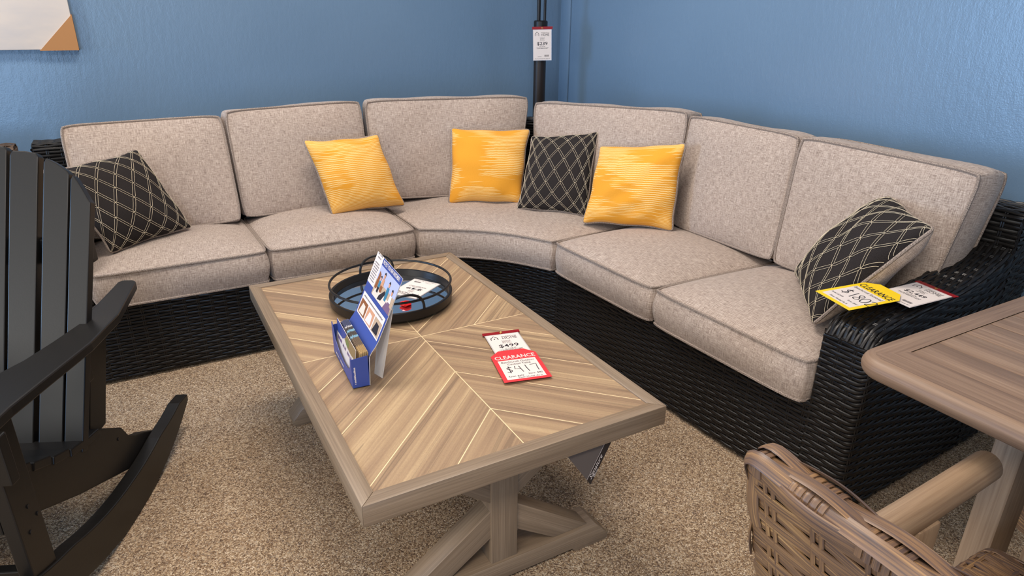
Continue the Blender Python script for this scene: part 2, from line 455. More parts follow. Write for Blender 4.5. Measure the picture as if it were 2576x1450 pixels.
SEATG, BACKG = 'linen seat cushions of the sectional', 'linen back cushions of the sectional'
ZS, HS = .376, .122      # seat cushion mid height and boxing height
def seatM(): 
    M = np.eye(4); M[2, 3] = ZS; return M
cushion('seat_cushion', 'left end linen seat cushion, beneath the tilted black throw pillow by the rocking chair', SEATG,
        quadq((-.225, 2.632), (.378, 2.634), (.36, 3.17), (-.225, 3.17)), HS, seatM(), .045, seed=1)
cushion('seat_cushion', 'linen seat cushion under the leftmost mustard pillow, second from the left end', SEATG,
        quadq((.39, 2.634), (.996, 2.632), (.985, 3.2), (.372, 3.17)), HS, seatM(), .05, seed=2)
# curved corner seat
def arcfront(t):
    t = np.asarray(t, float); a = np.array([1.012, 2.63]); b = np.array([1.432, 2.222])
    ch = b-a; n = np.array([.7, .72]); w = np.sin(PI*t)**.85
    return a+ch*t[:, None]+n*(w*.062)[:, None]
def arcback(t):
    t = np.asarray(t, float)
    P = np.array([[1.004, 3.22], [1.36, 3.16], [1.72, 3.0], [1.9, 2.66], [2.02, 2.27]])
    k = t*(len(P)-1); i = np.clip(k.astype(int), 0, len(P)-2); fr = (k-i)[:, None]
    return P[i]*(1-fr)+P[i+1]*fr
cushion('seat_cushion', 'curved corner seat cushion of the sectional, concave front edge', SEATG,
        (arcfront, lambda t: np.array([1.432, 2.222])+np.array([.588, .048])*np.asarray(t)[:, None], arcback,
         lambda t: np.array([1.012, 2.63])+np.array([-.008, .59])*np.asarray(t)[:, None]), HS, seatM(), .03, seed=3, rc=.015)
cushion('seat_cushion', 'right run linen seat cushion in front of the rightmost mustard pillow', SEATG,
        quadq((1.438, 2.212), (1.466, 1.632), (2.07, 1.62), (2.05, 2.235)), HS, seatM(), .05, seed=4)
cushion('seat_cushion', 'nearest right linen seat cushion, squeezed against the wicker arm with the yellow tag', SEATG,
        quadq((1.468, 1.622), (1.492, 1.012), (2.09, 1.03), (2.07, 1.61)), HS, seatM(), .05, seed=5)

def backc(label, bl, br, tl, tr, th, seed, lean=None, crown=.028):
    """back cushion from the four front corners (world); thickness th goes away from the viewer"""
    bl, br, tl, tr = [np.array(p, float) for p in (bl, br, tl, tr)]
    c = (bl+br+tl+tr)/4; ex = (br-bl)+(tr-tl); ey = (tl-bl)+(tr-br)
    M = frame(c, ex, ey); Mi = np.linalg.inv(M)
    q = [(Mi @ np.r_[p, 1])[:2] for p in (bl, br, tr, tl)]
    M2 = M.copy(); M2[:3, 3] = c-M[:3, 2]*th/2
    return cushion('back_cushion', label, BACKG, quadq(*q), th, M2, crown, .012, seed, bcrown=.0, rc=.03)
backc('leftmost linen back cushion, behind the black throw pillow near the rocking chair', (-.232, 3.0, .475), (.343, 3.0, .478), (-.238, 3.115, .895), (.334, 3.115, .901), .14, 11)
backc('linen back cushion second from the left, behind the leftmost mustard pillow', (.366, 3.03, .478), (.94, 3.06, .478), (.354, 3.115, .917), (.937, 3.12, .93), .14, 12)
backc('left corner back cushion behind the middle mustard pillow', (.975, 3.07, .478), (1.655, 2.92, .468), (.962, 3.12, .929), (1.738, 2.955, .93), .14, 13)
backc('right corner back cushion behind the black pillow in the corner', (1.70, 2.81, .468), (1.965, 2.115, .478), (1.742, 2.89, .91), (2.015, 2.125, .943), .14, 14)
backc('linen back cushion in the middle of the right run, beside the rightmost mustard pillow', (1.965, 2.088, .478), (1.965, 1.562, .482), (2.03, 2.125, .925), (2.03, 1.578, .923), .14, 15)
backc('nearest linen back cushion on the right, beside the sloping wicker arm', (1.955, 1.545, .482), (1.975, 1.012, .49), (2.0, 1.543, .929), (2.01, .962, .916), .15, 16)

# ------------------------------------------------------------------ throw pillows
def pillow_surface(c4, T, seed, ear=.055, pin=.08):
    bl, br, tr, tl = [np.array(p, float) for p in c4]
    ex = (br-bl)+(tr-tl); ey = (tl-bl)+(tr-br); nrm = np.cross(ex, ey); nrm /= np.linalg.norm(nrm)
    nz = smoothnoise(seed, .006, 4.0)
    def P(u, v, side=1.0):
        u = np.asarray(u, float); v = np.asarray(v, float)
        au, av = np.abs(u), np.abs(v)
        x = u*(1.012-pin*(1-v**4)-.05*(av*au)**14); y = v*(1.012-pin*(1-u**4)-.05*(au*av)**14)
        x = x+.010*np.sin(3.1*v*2+seed)*au**3; y = y+.010*np.sin(3.3*u*2+seed*1.7)*av**3
        s, t = ((x+1)/2)[..., None], ((y+1)/2)[..., None]
        base = (1-s)*(1-t)*bl+s*(1-t)*br+s*t*tr+(1-s)*t*tl
        w = np.clip((1-u**2)*(1-v**2), 0, 1)**.42
        wr = .0035*np.sin(9*u*v+seed)*np.clip(1-w, 0, 1)*w*3
        return base+nrm*((side*(T/2)*w+nz(u, v)*w+wr)[..., None])
    return P, nrm, np.linalg.norm(ex)/2, np.linalg.norm(ey)/2
def pillow(label, group, c4, T, seed, face, pattern=None):
    P, nrm, W, H = pillow_surface(c4, T, seed)
    N = 40; e = np.linspace(-1, 1, N+1); e = np.sign(e)*(1-(1-np.abs(e))**1.6)
    U, V = np.meshgrid(e, e, indexing='ij'); ids = np.arange((N+1)**2).reshape(N+1, N+1)
    F = [(ids[i, j], ids[i+1, j], ids[i+1, j+1], ids[i, j+1]) for i in range(N) for j in range(N)]
    root = thing('throw_pillow', label, 'pillow', tuple(np.mean(np.array(c4), 0)-np.array([0, 0, .0])), 0, group)
    off = -np.array(root.location)
    Us, Vs = [np.arcsin(k*math.sin(1.35))/1.35*1.12 for k in (U, V)]
    UV = np.c_[(Us*W/2).ravel()+seed*1.3, (Vs*H/2).ravel()+seed*.77]
    mb = MB(); mb.add((P(U, V, 1)+off).reshape(-1, 3), F, UV); fr = mb.build('front_panel', face, root, angle=180)
    mb = MB(); mb.add((P(U, V, -1)+off).reshape(-1, 3), [f[::-1] for f in F], UV); mb.build('back_panel', M_FAB, root, angle=180)
    k = np.linspace(-1, 1, 40)[:-1]
    bu = np.r_[k, np.ones_like(k), -k, -np.ones_like(k)]; bv = np.r_[-np.ones_like(k), k, np.ones_like(k), -k]
    ring = P(bu, bv, 0)+off
    # round the corner tips a little
    for _ in range(2): ring = (np.roll(ring, 1, 0)+2*ring+np.roll(ring, -1, 0))/4
    pb = MB(); tube(pb, ring, .0052, 7, closed=True, up=nrm); pb.build('piping', M_PIPE, root)
    if pattern is not None:
        mb = MB()
        for pl in diamond_lines(W, H, pattern):
            q = np.array(pl); us = q[:, 0]/(W/2*1.12); vs = q[:, 1]/(H/2*1.12)
            ok = (np.abs(us) < .998) & (np.abs(vs) < .998)
            uu, vv = [np.sin(1.35*np.clip(k, -1, 1))/math.sin(1.35) for k in (us, vs)]      # cloth wraps over the rim
            # keep contiguous runs
            run = []
            for i in range(len(q)+1):
                if i < len(q) and ok[i]: run.append(i)
                else:
                    if len(run) > 2:
                        a_, b_, e_ = uu[run], vv[run], 2e-4
                        ns = np.cross(P(a_+e_, b_, 1)-P(a_-e_, b_, 1), P(a_, b_+e_, 1)-P(a_, b_-e_, 1)); ns /= np.linalg.norm(ns, axis=1)[:, None]
                        pts = P(a_, b_, 1)+ns*.0011+off
                        tube(mb, pts, .0006, 4, caps=False, up=ns)
                    run = []
        st = mb.build('stitching', M_THREAD, root); st['label'] = 'cream double stitched diamond lattice'
    return root
def diamond_lines(W, H, rot):
    """double lines of a tall diamond lattice with small hexagon joints, as dense polylines"""
    dx, dy, g = .060, .092, .0036      # diamond width, height, half gap
    out = []; c, s = math.cos(rot), math.sin(rot)
    R = lambda x, y: (c*x-s*y, s*x+c*y)
    n = 8
    d = np.array([dx/2, dy/2]); ln = np.linalg.norm(d); d1 = d/ln; d2 = np.array([-d1[0], d1[1]])
    tr = .10
    for i in range(-n, n+1):
        for j in range(-n, n+1):
            p = np.array([i*dx+(j % 2)*dx/2, j*dy/2])
            for dd in (d1, d2):
                nn = np.array([-dd[1], dd[0]])
                a, b = p+dd*ln*tr, p+dd*ln*(1-tr)
                for sg in (1, -1):
                    t = np.linspace(0, 1, 13)[:, None]
                    seg = [R(*q) for q in (a+nn*g*sg)*(1-t)+(b+nn*g*sg)*t]
                    t2 = np.linspace(0, 1, 3)[:, None]
                    e0 = [R(*q) for q in p*(1-t2)+(a+nn*g*sg)*t2]
                    q1 = p+dd*ln
                    e1 = [R(*q) for q in (b+nn*g*sg)*(1-t2)+q1*t2]
                    out.append(e0[:-1]+seg+e1[1:])
    return out
YG, BG = 'mustard yellow throw pillows', 'black stitched throw pillows'
def ext(c4, k=1.0): return c4
pillow('leftmost mustard yellow pillow, tilted, on the left run of the sofa', YG,
       [(.703, 2.885, .475), (1.05, 2.895, .475), (.972, 2.99, .797), (.632, 2.985, .797)], .16, 1, M_YEL)
pillow('middle mustard yellow pillow in the corner, left of the black one', YG,
       [(1.262, 2.885, .462), (1.585, 2.735, .455), (1.70, 2.865, .79), (1.325, 2.975, .806)], .15, 2, M_YEL)
pillow('rightmost mustard yellow pillow, right of the black corner pillow', YG,
       [(1.652, 2.322, .462), (1.885, 1.998, .482), (1.925, 2.018, .842), (1.785, 2.405, .778)], .15, 3, M_YEL)
pillow('black diamond stitched pillow between two mustard pillows in the corner', BG,
       [(1.504, 2.645, .462), (1.736, 2.40, .46), (1.85, 2.505, .82), (1.635, 2.74, .778)], .14, 4, M_BLK, .02)
pillow('black diamond stitched pillow leaning at the left end of the sofa beside the rocking chair', BG,
       [(-.148, 2.768, .472), (.146, 2.92, .49), (.005, 2.975, .813), (-.285, 2.82, .79)], .16, 5, M_BLK, .0)
pillow('black diamond stitched pillow tipped against the right wicker arm behind the yellow tag', BG,
       [(1.882, 1.388, .5), (1.60, 1.095, .495), (1.80, .935, .80), (2.0, 1.185, .812)], .18, 6, M_BLK, .0)

# ------------------------------------------------------------------ woven surfaces
def weave(mb, S, nu_len, rows, spacing, amp=.0045, hh=.0075, tt=.0032, stake=.0026, per=4, cs=6, pair=.006, stakes=True, core=-.007, two=True):
    """S(u,v)->(pos,normal,vdir): u in metres along the rows (0..nu_len), v in 0..1 across them"""
    n = max(int(nu_len/spacing*per)+1, 3)
    u = np.linspace(0, nu_len, n); a = np.arange(cs)/cs*2*PI
    for r in range(rows):
        v = np.full(n, (r+.5)/rows)
        P, N, D = S(u, v)
        ph = r*PI
        off = amp*np.sin(u/spacing*PI*1.0+ph+PI/2)
        off = off*1.0
        C = P+N*off[:, None]
        V = C[:, None]+tt*np.cos(a)[None, :, None]*N[:, None]+hh*np.sin(a)[None, :, None]*D[:, None]
        F = [(i*cs+k, (i+1)*cs+k, (i+1)*cs+(k+1) % cs, i*cs+(k+1) % cs) for i in range(n-1) for k in range(cs)]
        UV = np.stack([np.repeat(u[:, None], cs, 1)+r*.713, np.tile(np.sin(a)*hh, (n, 1))+r*.31], -1)
        mb.mi = 0; mb.add(V.reshape(-1, 3), F, UV.reshape(-1, 2))
    if stakes:
        ks = np.arange(0, nu_len+1e-6, spacing)
        vv = np.linspace(0, 1, max(rows//2, 6))
        for uk in ks:
            for du in ((-pair/2, pair/2) if two else (0,)):
                P, N, D = S(np.full(len(vv), min(max(uk+du, 0), nu_len)), vv)
                tube(mb, P+N*.0005, stake, 5, up=N, caps=False)
    # dark core behind
    nu2 = max(n//3, 8); u2 = np.linspace(0, nu_len, nu2); v2 = np.linspace(0, 1, 12)
    UU, VV = np.meshgrid(u2, v2, indexing='ij'); P, N, D = S(UU.ravel(), VV.ravel())
    ids = np.arange(nu2*12).reshape(nu2, 12)
    mb.mi = 1; mb.add(P+N*core, [(ids[i, j], ids[i+1, j], ids[i+1, j+1], ids[i, j+1]) for i in range(nu2-1) for j in range(11)]); mb.mi = 0
    return mb
def path_surface(path, z0, z1):
    """vertical wall along a plan polyline (smoothed); z1 may be a function of arc length"""
    P = np.array(path, float); L = np.r_[0, np.cumsum(np.linalg.norm(np.diff(P, axis=0), axis=1))]
    def S(u, v):
        x = np.interp(u, L, P[:, 0]); y = np.interp(u, L, P[:, 1]); e = .004
        tx = np.interp(u+e, L, P[:, 0])-np.interp(u-e, L, P[:, 0]); ty = np.interp(u+e, L, P[:, 1])-np.interp(u-e, L, P[:, 1])
        l = np.hypot(tx, ty)+1e-12; N = np.c_[ty/l, -tx/l, 0*l]
        zt = z1(u) if callable(z1) else z1
        return np.c_[x, y, z0+(zt-z0)*v], N, np.tile([0, 0, 1.], (len(x), 1))
    return S, L[-1]
def rounded(pts, r, n=6):
    out = [np.array(pts[0], float)]
    for i in range(1, len(pts)-1):
        p, a, b = [np.array(q, float) for q in (pts[i], pts[i-1], pts[i+1])]
        da = (a-p)/np.linalg.norm(a-p); db = (b-p)/np.linalg.norm(b-p)
        p0, p1 = p+da*r, p+db*r
        for t in np.linspace(0, 1, n): out.append((1-t)**2*p0+2*t*(1-t)*p+t*t*p1)
    out.append(np.array(pts[-1], float)); return np.array(out)
def cap_surface(path3, width_dir, w, drop, center=None):
    """rounded cap along a 3-D path: across v goes over an inverted U of width w with sides of length drop"""
    P = np.array(path3, float); L = np.r_[0, np.cumsum(np.linalg.norm(np.diff(P, axis=0), axis=1))]
    prof = rounded([(-w/2, -drop), (-w/2, 0), (w/2, 0), (w/2, -drop)], min(.03, w*.3), 7)
    pl = np.r_[0, np.cumsum(np.linalg.norm(np.diff(prof, axis=0), axis=1))]
    def S(u, v):
        u = np.asarray(u, float); C = np.stack([np.interp(u, L, P[:, k]) for k in range(3)], -1)
        e = .006; T = np.stack([np.interp(u+e, L, P[:, k])-np.interp(u-e, L, P[:, k]) for k in range(3)], -1); T /= np.linalg.norm(T, axis=1)[:, None]+1e-12
        if callable(width_dir): W = width_dir(u)
        else: W = np.tile(np.array(width_dir, float), (len(u), 1))
        UPV = np.cross(T, W); UPV *= np.sign(UPV[:, 2:3]+1e-9) if center is None else np.sign(((C-np.array(center))*UPV).sum(1)+1e-9)[:, None]
        s = v*pl[-1]; a = np.interp(s, pl, prof[:, 0]); b = np.interp(s, pl, prof[:, 1])
        da = np.interp(s+.002, pl, prof[:, 0])-np.interp(s-.002, pl, prof[:, 0]); db = np.interp(s+.002, pl, prof[:, 1])-np.interp(s-.002, pl, prof[:, 1])
        l = np.hypot(da, db)+1e-12; da, db = da/l, db/l
        pos = C+W*a[:, None]+UPV*b[:, None]; D = W*da[:, None]+UPV*db[:, None]; N = -W*db[:, None]+UPV*da[:, None]
        return pos, N, D
    return S, L[-1], pl[-1]

WK = dict(amp=.0024, hh=.0056, tt=.0042, stake=.0026, pair=.0062, core=-.0060, per=6, cs=8)
ARMS = np.array([0, .02, .05, .1, .2, .4, .5, .6, .68, .74, .8]); ARMZ = np.array([.555, .572, .58, .588, .598, .61, .63, .665, .72, .785, .80])
def loveseat(label, loc, rz, L, armside, mirror):
    """black wicker loveseat; local x along the seat, y into the depth, front at y=0; arm at low (0) or high (1) end"""
    root = thing('wicker_loveseat', label, 'sofa', loc, rz, 'black wicker sofa sections')
    D, HB, aw = .80, .80, .135
    x0, x1 = (aw, L) if armside == 0 else (0, L-aw)
    mats = [M_WB, M_WD]
    mb = MB(); Sf, ln = path_surface([(x0, 0), (x1, 0)], .012, .312)
    weave(mb, Sf, ln, 24, .048, **WK)
    mb.mi = 1; box(mb, (x0, .012, .01), (x1, D-.02, .308)); mb.mi = 0
    box(mb, (x0, -.004, .305), (x1, .05, .316), .003)
    mb.build('base', mats, root)
    # back: capped panel
    mb = MB(); mb.mi = 1; box(mb, (.02, D-.15, .3), (L-.02, D-.03, HB-.02)); mb.mi = 0
    Sc, lc, lw = cap_surface([(0.0, D-.09, HB), (L, D-.09, HB)], (0, 1, 0), .14, .20)
    weave(mb, Sc, lc, 38, .05, **WK)
    # woven ends of the back
    for xe, sg in ((0.0, -1), (L, 1)):
        p = [(xe, D-.16), (xe, D-.02)]
        if sg < 0: p = p[::-1]
        Se, le = path_surface(p, .02, HB-.01); weave(mb, Se, le, 62, .045, **WK)
    mb.build('back', mats, root)
    # arm
    xa0, xa1 = (0, aw) if armside == 0 else (L-aw, L)
    xin, xout = (xa1, xa0) if armside == 0 else (xa0, xa1)
    zt = lambda s: np.interp(s, ARMS, ARMZ)
    path = rounded([(xin, .0), (xout, .0), (xout, D-.02)], .028, 8)
    if armside == 0:                       # keep outward normals: travel so that right hand side is outward
        path = path[::-1]
    Pl = np.r_[0, np.cumsum(np.linalg.norm(np.diff(path, axis=0), axis=1))]
    zfun = lambda u: zt(np.interp(u, Pl, path[:, 1]))-.012
    Sa, la = path_surface(path, .012, zfun)
    mb = MB(); weave(mb, Sa, la, 44, .046, **WK)
    # inner side (mostly hidden by cushions)
    pin = [(xin, .02), (xin, D-.06)]
    if armside == 1: pin = pin[::-1]
    Pl2 = np.r_[0, np.linalg.norm(np.array(pin[1])-np.array(pin[0]))]
    Si, li = path_surface(pin, .30, lambda u: zt(np.interp(u, Pl2, [pin[0][1], pin[1][1]]))-.012)
    weave(mb, Si, li, 22, .06, stakes=False, **WK)
    # top cap, bull-nosed at the front
    s = np.linspace(.0, .77, 40); top = np.c_[np.full(40, (xin+xout)/2), s+.004, zt(s)+.002]
    nose = np.array([[(xin+xout)/2, -.006, .50], [(xin+xout)/2, -.009, .535]])
    Sc, lc, lw = cap_surface(np.r_[nose[1:], top], (1, 0, 0), aw+.004, .05)
    weave(mb, Sc, lc, 21, .040, **WK)
    mb.mi = 1
    prism(mb, [(float(a), float(b)) for a, b in [(.012, .012)]+[(D-.03, .012)]+[(q, zt(q)-.02) for q in (.74, .68, .6, .5, .4, .2, .1, .012)]], 0, min(xin, xout)+.01, max(xin, xout)-.01)
    mb.mi = 0
    mb.build('arm', mats, root)
    return root
RZR = math.atan2(-1.35, .066)
loveseat('left black wicker section of the sectional, behind the rocking chair', (-.365, 2.662, 0), 0, 1.365, 0, False)
loveseat('right black wicker section with the sloping arm under the yellow tag', (1.463, 2.215, 0), RZR, 1.35, 1, True)
# curved corner section
root = thing('wicker_corner_seat', 'curved black wicker corner section joining both runs of the sectional', 'sofa', (1.0, 2.66, 0), 0, 'black wicker sofa sections')
cpath = arcfront(np.linspace(0, 1, 30))+np.array([.024, .03])-np.array([1.0, 2.66])
cpath[0] = (.004, 0.0); cpath[-1] = (.462, -.44)
mb = MB(); Sf, ln = path_surface(rounded(np.r_[[(.004, .05)], cpath, [(.51, -.437)]], .012, 4), .012, .312); weave(mb, Sf, ln, 24, .048, **WK)
mb.mi = 1
outer = np.array([(0.004, .78), (.45, .74), (.83, .55), (1.1, .2), (1.25, -.15), (1.31, -.44)])
oc = rounded(outer, .12, 6)
inner = np.array([(0.004, .66), (.42, .62), (.74, .46), (.99, .13), (1.12, -.18), (1.17, -.438)]); ic = rounded(inner, .12, 6)
prism(mb, [tuple(p) for p in cpath+np.array([.012, .012])]+[tuple(p) for p in oc[::-1]*.985], 2, .01, .308)
mb.mi = 0; mb.build('base', [M_WB, M_WD], root)
mb = MB(); mb.mi = 1
prism(mb, [tuple(p) for p in ic]+[tuple(p) for p in oc[::-1]], 2, .31, .775)
mb.mi = 0
mid = (ic+oc)/2; wd = (oc-ic); wd /= np.linalg.norm(wd, axis=1)[:, None]
ml = np.r_[0, np.cumsum(np.linalg.norm(np.diff(mid, axis=0), axis=1))]
def wdir(u):
    w = np.stack([np.interp(u, ml, wd[:, 0]), np.interp(u, ml, wd[:, 1]), 0*u], -1); return w/np.linalg.norm(w, axis=1)[:, None]
Sc, lc, lw = cap_surface(np.c_[mid, np.full(len(mid), .80)], wdir, .135, .32); weave(mb, Sc, lc, 56, .05, **WK)
mb.build('back', [M_WB, M_WD], root)

# ------------------------------------------------------------------ coffee table
TX, TY = .6155, 1.62
root = thing('coffee_table', 'low rectangular coffee table with chevron tile top in front of the sectional', 'table', (TX, TY, 0))
WX, LY, TZ, TH = .3675, .6175, .463, .05
bi = .034
def framebar(a, b, inw, name='frame_rail'):
    """mitred rail between two outer corners a,b (2-D), inner offset vector lists"""
    pass
mb = MB()
ix, iy = WX-.0335, LY-.0335
for (o0, o1, i1, i0, ax) in (((-WX, -LY), (WX, -LY), (ix, -iy), (-ix, -iy), 0), ((WX, -LY), (WX, LY), (ix, iy), (ix, -iy), 1),
                             ((WX, LY), (-WX, LY), (-ix, iy), (ix, iy), 0), ((-WX, LY), (-WX, -LY), (-ix, -iy), (-ix, iy), 1)):
    m2 = MB(); prism(m2, [o0, o1, i1, i0], 2, TZ-TH, TZ, .0022, ax)
    m2.build('top_rail', M_GREY, root)
mb = MB(); g = 24
xs = np.linspace(-ix, ix, 13); ys = np.linspace(-iy, iy, 23)
mb.add([(-ix-.004, -iy-.004, TZ-.004), (ix+.004, -iy-.004, TZ-.004), (ix+.004, iy+.004, TZ-.004), (-ix-.004, iy+.004, TZ-.004),
        (-ix-.004, -iy-.004, TZ-.02), (ix+.004, -iy-.004, TZ-.02), (ix+.004, iy+.004, TZ-.02), (-ix-.004, iy+.004, TZ-.02)],
       [(0, 1, 2, 3), (7, 6, 5, 4), (0, 4, 5, 1), (1, 5, 6, 2), (2, 6, 7, 3), (3, 7, 4, 0)])
mb.build('tile_top', M_TILE, root, smooth=False)
for sgn in (-1, 1):
    y0, y1 = (-.506, -.426) if sgn < 0 else (.426, .506)
    # foot
    mb = MB()
    P = []
    half = [(0, .012), (.20, .012), (.21, 0.0), (.305, 0.0), (.312, .012), (.308, .026), (.295, .038), (.283, .05), (.272, .064), (.262, .068), (.0, .068)]
    P = half[:-1]+[(-a, b) for a, b in half[::-1]][1:-1]
    pol = [(.21, 0), (.305, 0), (.313, .012), (.310, .024), (.298, .036), (.288, .05), (.272, .066), (-.272, .066), (-.288, .05), (-.298, .036), (-.310, .024), (-.313, .012), (-.305, 0), (-.21, 0), (-.20, .013), (.20, .013)]
    prism(mb, pol, 1, y0, y1, .0018, 0); mb.build('foot', M_GREY, root)
    mb = MB(); box(mb, (-.036, y0+.007, .066), (.036, y1-.004, TZ-TH), .002, 2); mb.build('post', M_GREY, root)
    for sx in (-1, 1):
        for up_ in (0, 1):
            mb = MB()
            q = [(.034, .222), (.252, .066), (.147, .066), (.034, .143)] if not up_ else [(.034, .245), (.252, .41), (.147, .41), (.034, .322)]
            q = [(sx*a, b) for a, b in q]
            yy = (y0+.012, y1-.012)
            bm = bmesh.new()
            v0 = [bm.verts.new((a, yy[0], b)) for a, b in q]; v1 = [bm.verts.new((a, yy[1], b)) for a, b in q]
            bm.faces.new(v0); bm.faces.new(v1[::-1])
            for i in range(4): bm.faces.new((v0[i], v1[i], v1[(i+1) % 4], v0[(i+1) % 4]))
            bmesh.ops.recalc_face_normals(bm, faces=bm.faces)
            bmesh.ops.bevel(bm, geom=list(bm.edges), offset=.0018, segments=2, profile=.5, affect='EDGES')
            # grain along the brace: rotate, map, rotate back
            ang = math.atan2(q[1][1]-q[0][1], q[1][0]-q[0][0]); Rm = Matrix.Rotation(ang, 4, 'Y')
            for v in bm.verts: v.co = Rm @ v.co
            t2 = MB(); add_bm(t2, bm, 0); t2.xf(np.array(Rm.inverted())); t2.build('brace', M_GREY, root)
mb = MB(); box(mb, (-.03, -.43, .19), (.03, .43, .255), .002, 1); mb.build('stretcher', M_GREY, root)

# ------------------------------------------------------------------ tray
root = thing('round_tray', 'round black metal tray with mirrored base and raised rail on the coffee table', 'tray', (.628, 1.9, TZ), math.radians(18))
mb = MB(); R0 = .19
lathe(mb, [(.0, .004), (R0-.006, .004), (R0, .008), (R0+.002, .033), (R0-.001, .035), (R0-.007, .034), (R0-.012, .014), (.0, .0125)], 96)
mb.build('tray_body', M_METAL, root)
for k in range(3):
    pass
mb = MB(); lathe(mb, [(0.0, .0145), (R0-.0135, .0145), (R0-.013, .0125)], 96); mb.build('mirror', M_MIRROR, root)
mb = MB(); a = np.linspace(0, 2*PI, 97)[:-1]
tube(mb, np.c_[(R0-.002)*np.cos(a), (R0-.002)*np.sin(a), np.full(96, .066)], .0038, 8, closed=True); mb.build('rail', M_METAL, root)
def handle(c):
    t = np.linspace(0, PI, 26); half = .31
    an = c+half*np.cos(t)*(1-.0*np.sin(t)); zz = .032+.056*np.sin(t)**.75
    mb = MB(); tube(mb, np.c_[(R0-.004)*np.cos(an), (R0-.004)*np.sin(an), zz], .0042, 8); return mb.build('handle', M_METAL, root)
handle(math.radians(-90-18-6)); handle(math.radians(90-18-4))
for k in range(4):
    an = k*PI/2+.4; mb = MB(); lathe(mb, [(0, 0), (.006, 0), (.006, .005), (0, .005)], 12, (.15*math.cos(an), .15*math.sin(an), 0)); mb.build('foot', M_METAL, root)

# ------------------------------------------------------------------ printed tags
def logo(mb, x, y, s):
    """house outline and the two-line name"""
    stroke(mb, [[(-.9, -.45), (-.9, .1), (-.32, .72), (.22, .15), (.22, -.45)]], .055*s, .0, (s*.40, 0, x-s*.52, y))
    stroke(mb, [[(-.34, -.02), (-.34, -.28)], [(-.46, -.15), (-.22, -.15)]], .05*s, .0, (s*.40, 0, x-s*.52, y))
    text(mb, 'Neighborhood', s*.20, x+s*.36, y+s*.12, maxw=s*.98)
    text(mb, 'HOME', s*.40, x+s*.36, y-s*.2, maxw=s*.98)
def greek(mb, x, y, w, h, z, seed=0, sep=.35):
    """blurred small print: irregular letter-sized marks"""
    r = random.Random(seed); q = x-w/2
    while q < x+w/2-h*.3:
        if r.random() < .16: q += h*.5; continue
        a = h*r.uniform(.35, .7); b = h*r.uniform(.6, 1.0)
        mb.add([(q, y, z), (q+a*.75, y, z), (q+a*.75, y+b, z), (q, y+b, z)], [(0, 1, 2, 3)]); q += a
    return mb
def price_tag(label, M, w, h, price, was=None, strip=True, curl=0.0, header='', flip=False):
    """card in a clear sleeve with a red top strip; local x right, y up, z normal; origin at the bottom centre of the card"""
    root = thing('price_tag', label, 'tag'); root.matrix_world = Matrix(M.tolist())
    mb = MB(); box(mb, (-w/2-.003, -.003, 0), (w/2+.003, h+.004, .0007)); mb.build('sleeve', M_SLEEVE, root, smooth=False)
    mb = MB(); box(mb, (-w/2, 0, .0005), (w/2, h, .0011)); mb.build('card', M_WHITE, root, smooth=False)
    if strip:
        mb = MB(); sh = .018
        prism(mb, [(-w/2-.008, h+.003), (w/2+.008, h+.003), (w/2+.010, h+sh), (-w/2-.006, h+sh)], 2, .0, .0016)
        mb.build('header_strip', M_REDP, root, smooth=False)
        mb = MB(); ring = [(.0035*math.cos(t), h+sh*.55+.0035*math.sin(t), .0018) for t in np.linspace(0, 2*PI, 17)[:-1]]
        tube(mb, ring, .0013, 6, closed=True, up=(0, 0, 1)); mb.build('eyelet', M_GOLD, root)
        if header:
            mb = MB(); text(mb, header, .006, -w*.2, h+sh*.3, .0019, sx=.9); mb.build('strip_lettering', m_plain('strip_ink', S(214, 60, 60), .4), root, smooth=False)
    mb = MB()
    t = MB(); logo(t, 0, h*.86, w*.46)
    for v in t.v: v[:, 2] += .0014
    t.build('logo', M_INK, root, smooth=False); t = MB()
    text(t, 'Compare at', h*.034, 0, h*.735); text(t, was or '$349.00', h*.046, 0, h*.69); text(t, 'Our Price', h*.042, 0, h*.648)
    for v in t.v: v[:, 2] += .0014
    t.build('small_lettering', M_INK, root, smooth=False); t = MB()
    text(t, price, h*.155, 0, h*.50, bold=.010, maxw=w*.60)
    for v in t.v: v[:, 2] += .0014
    t.build('price_lettering', M_INK, root, smooth=False); t = MB()
    greek(t, 0, h*.445, w*.34, h*.018, 0, 1); greek(t, 0, h*.405, w*.72, h*.016, 0, 2); greek(t, 0, h*.375, w*.62, h*.016, 0, 3); greek(t, -w*.16, h*.105, w*.24, h*.013, 0, 4)
    for v in t.v: v[:, 2] += .0014
    t.build('fine_print', M_INK, root, smooth=False); t = MB()
    text(t, 'Flexible Weekly Pay Only $7', h*.036, 0, h*.03, shear=.2, maxw=w*.86)
    for v in t.v: v[:, 2] += .0014
    mb.join(t); mb.build('footer_lettering', M_INK, root, smooth=False)
    mb = MB(); rr = random.Random(3)
    x = w*.12
    while x < w*.38:
        ww = rr.choice((.0006, .001, .0014)); mb.add([(x, h*.11, .0014), (x+ww, h*.11, .0014), (x+ww, h*.175, .0014), (x, h*.175, .0014)], [(0, 1, 2, 3)]); x += ww+rr.choice((.0006, .001))
    mb.build('barcode', M_GRINK, root, smooth=False)
    return root
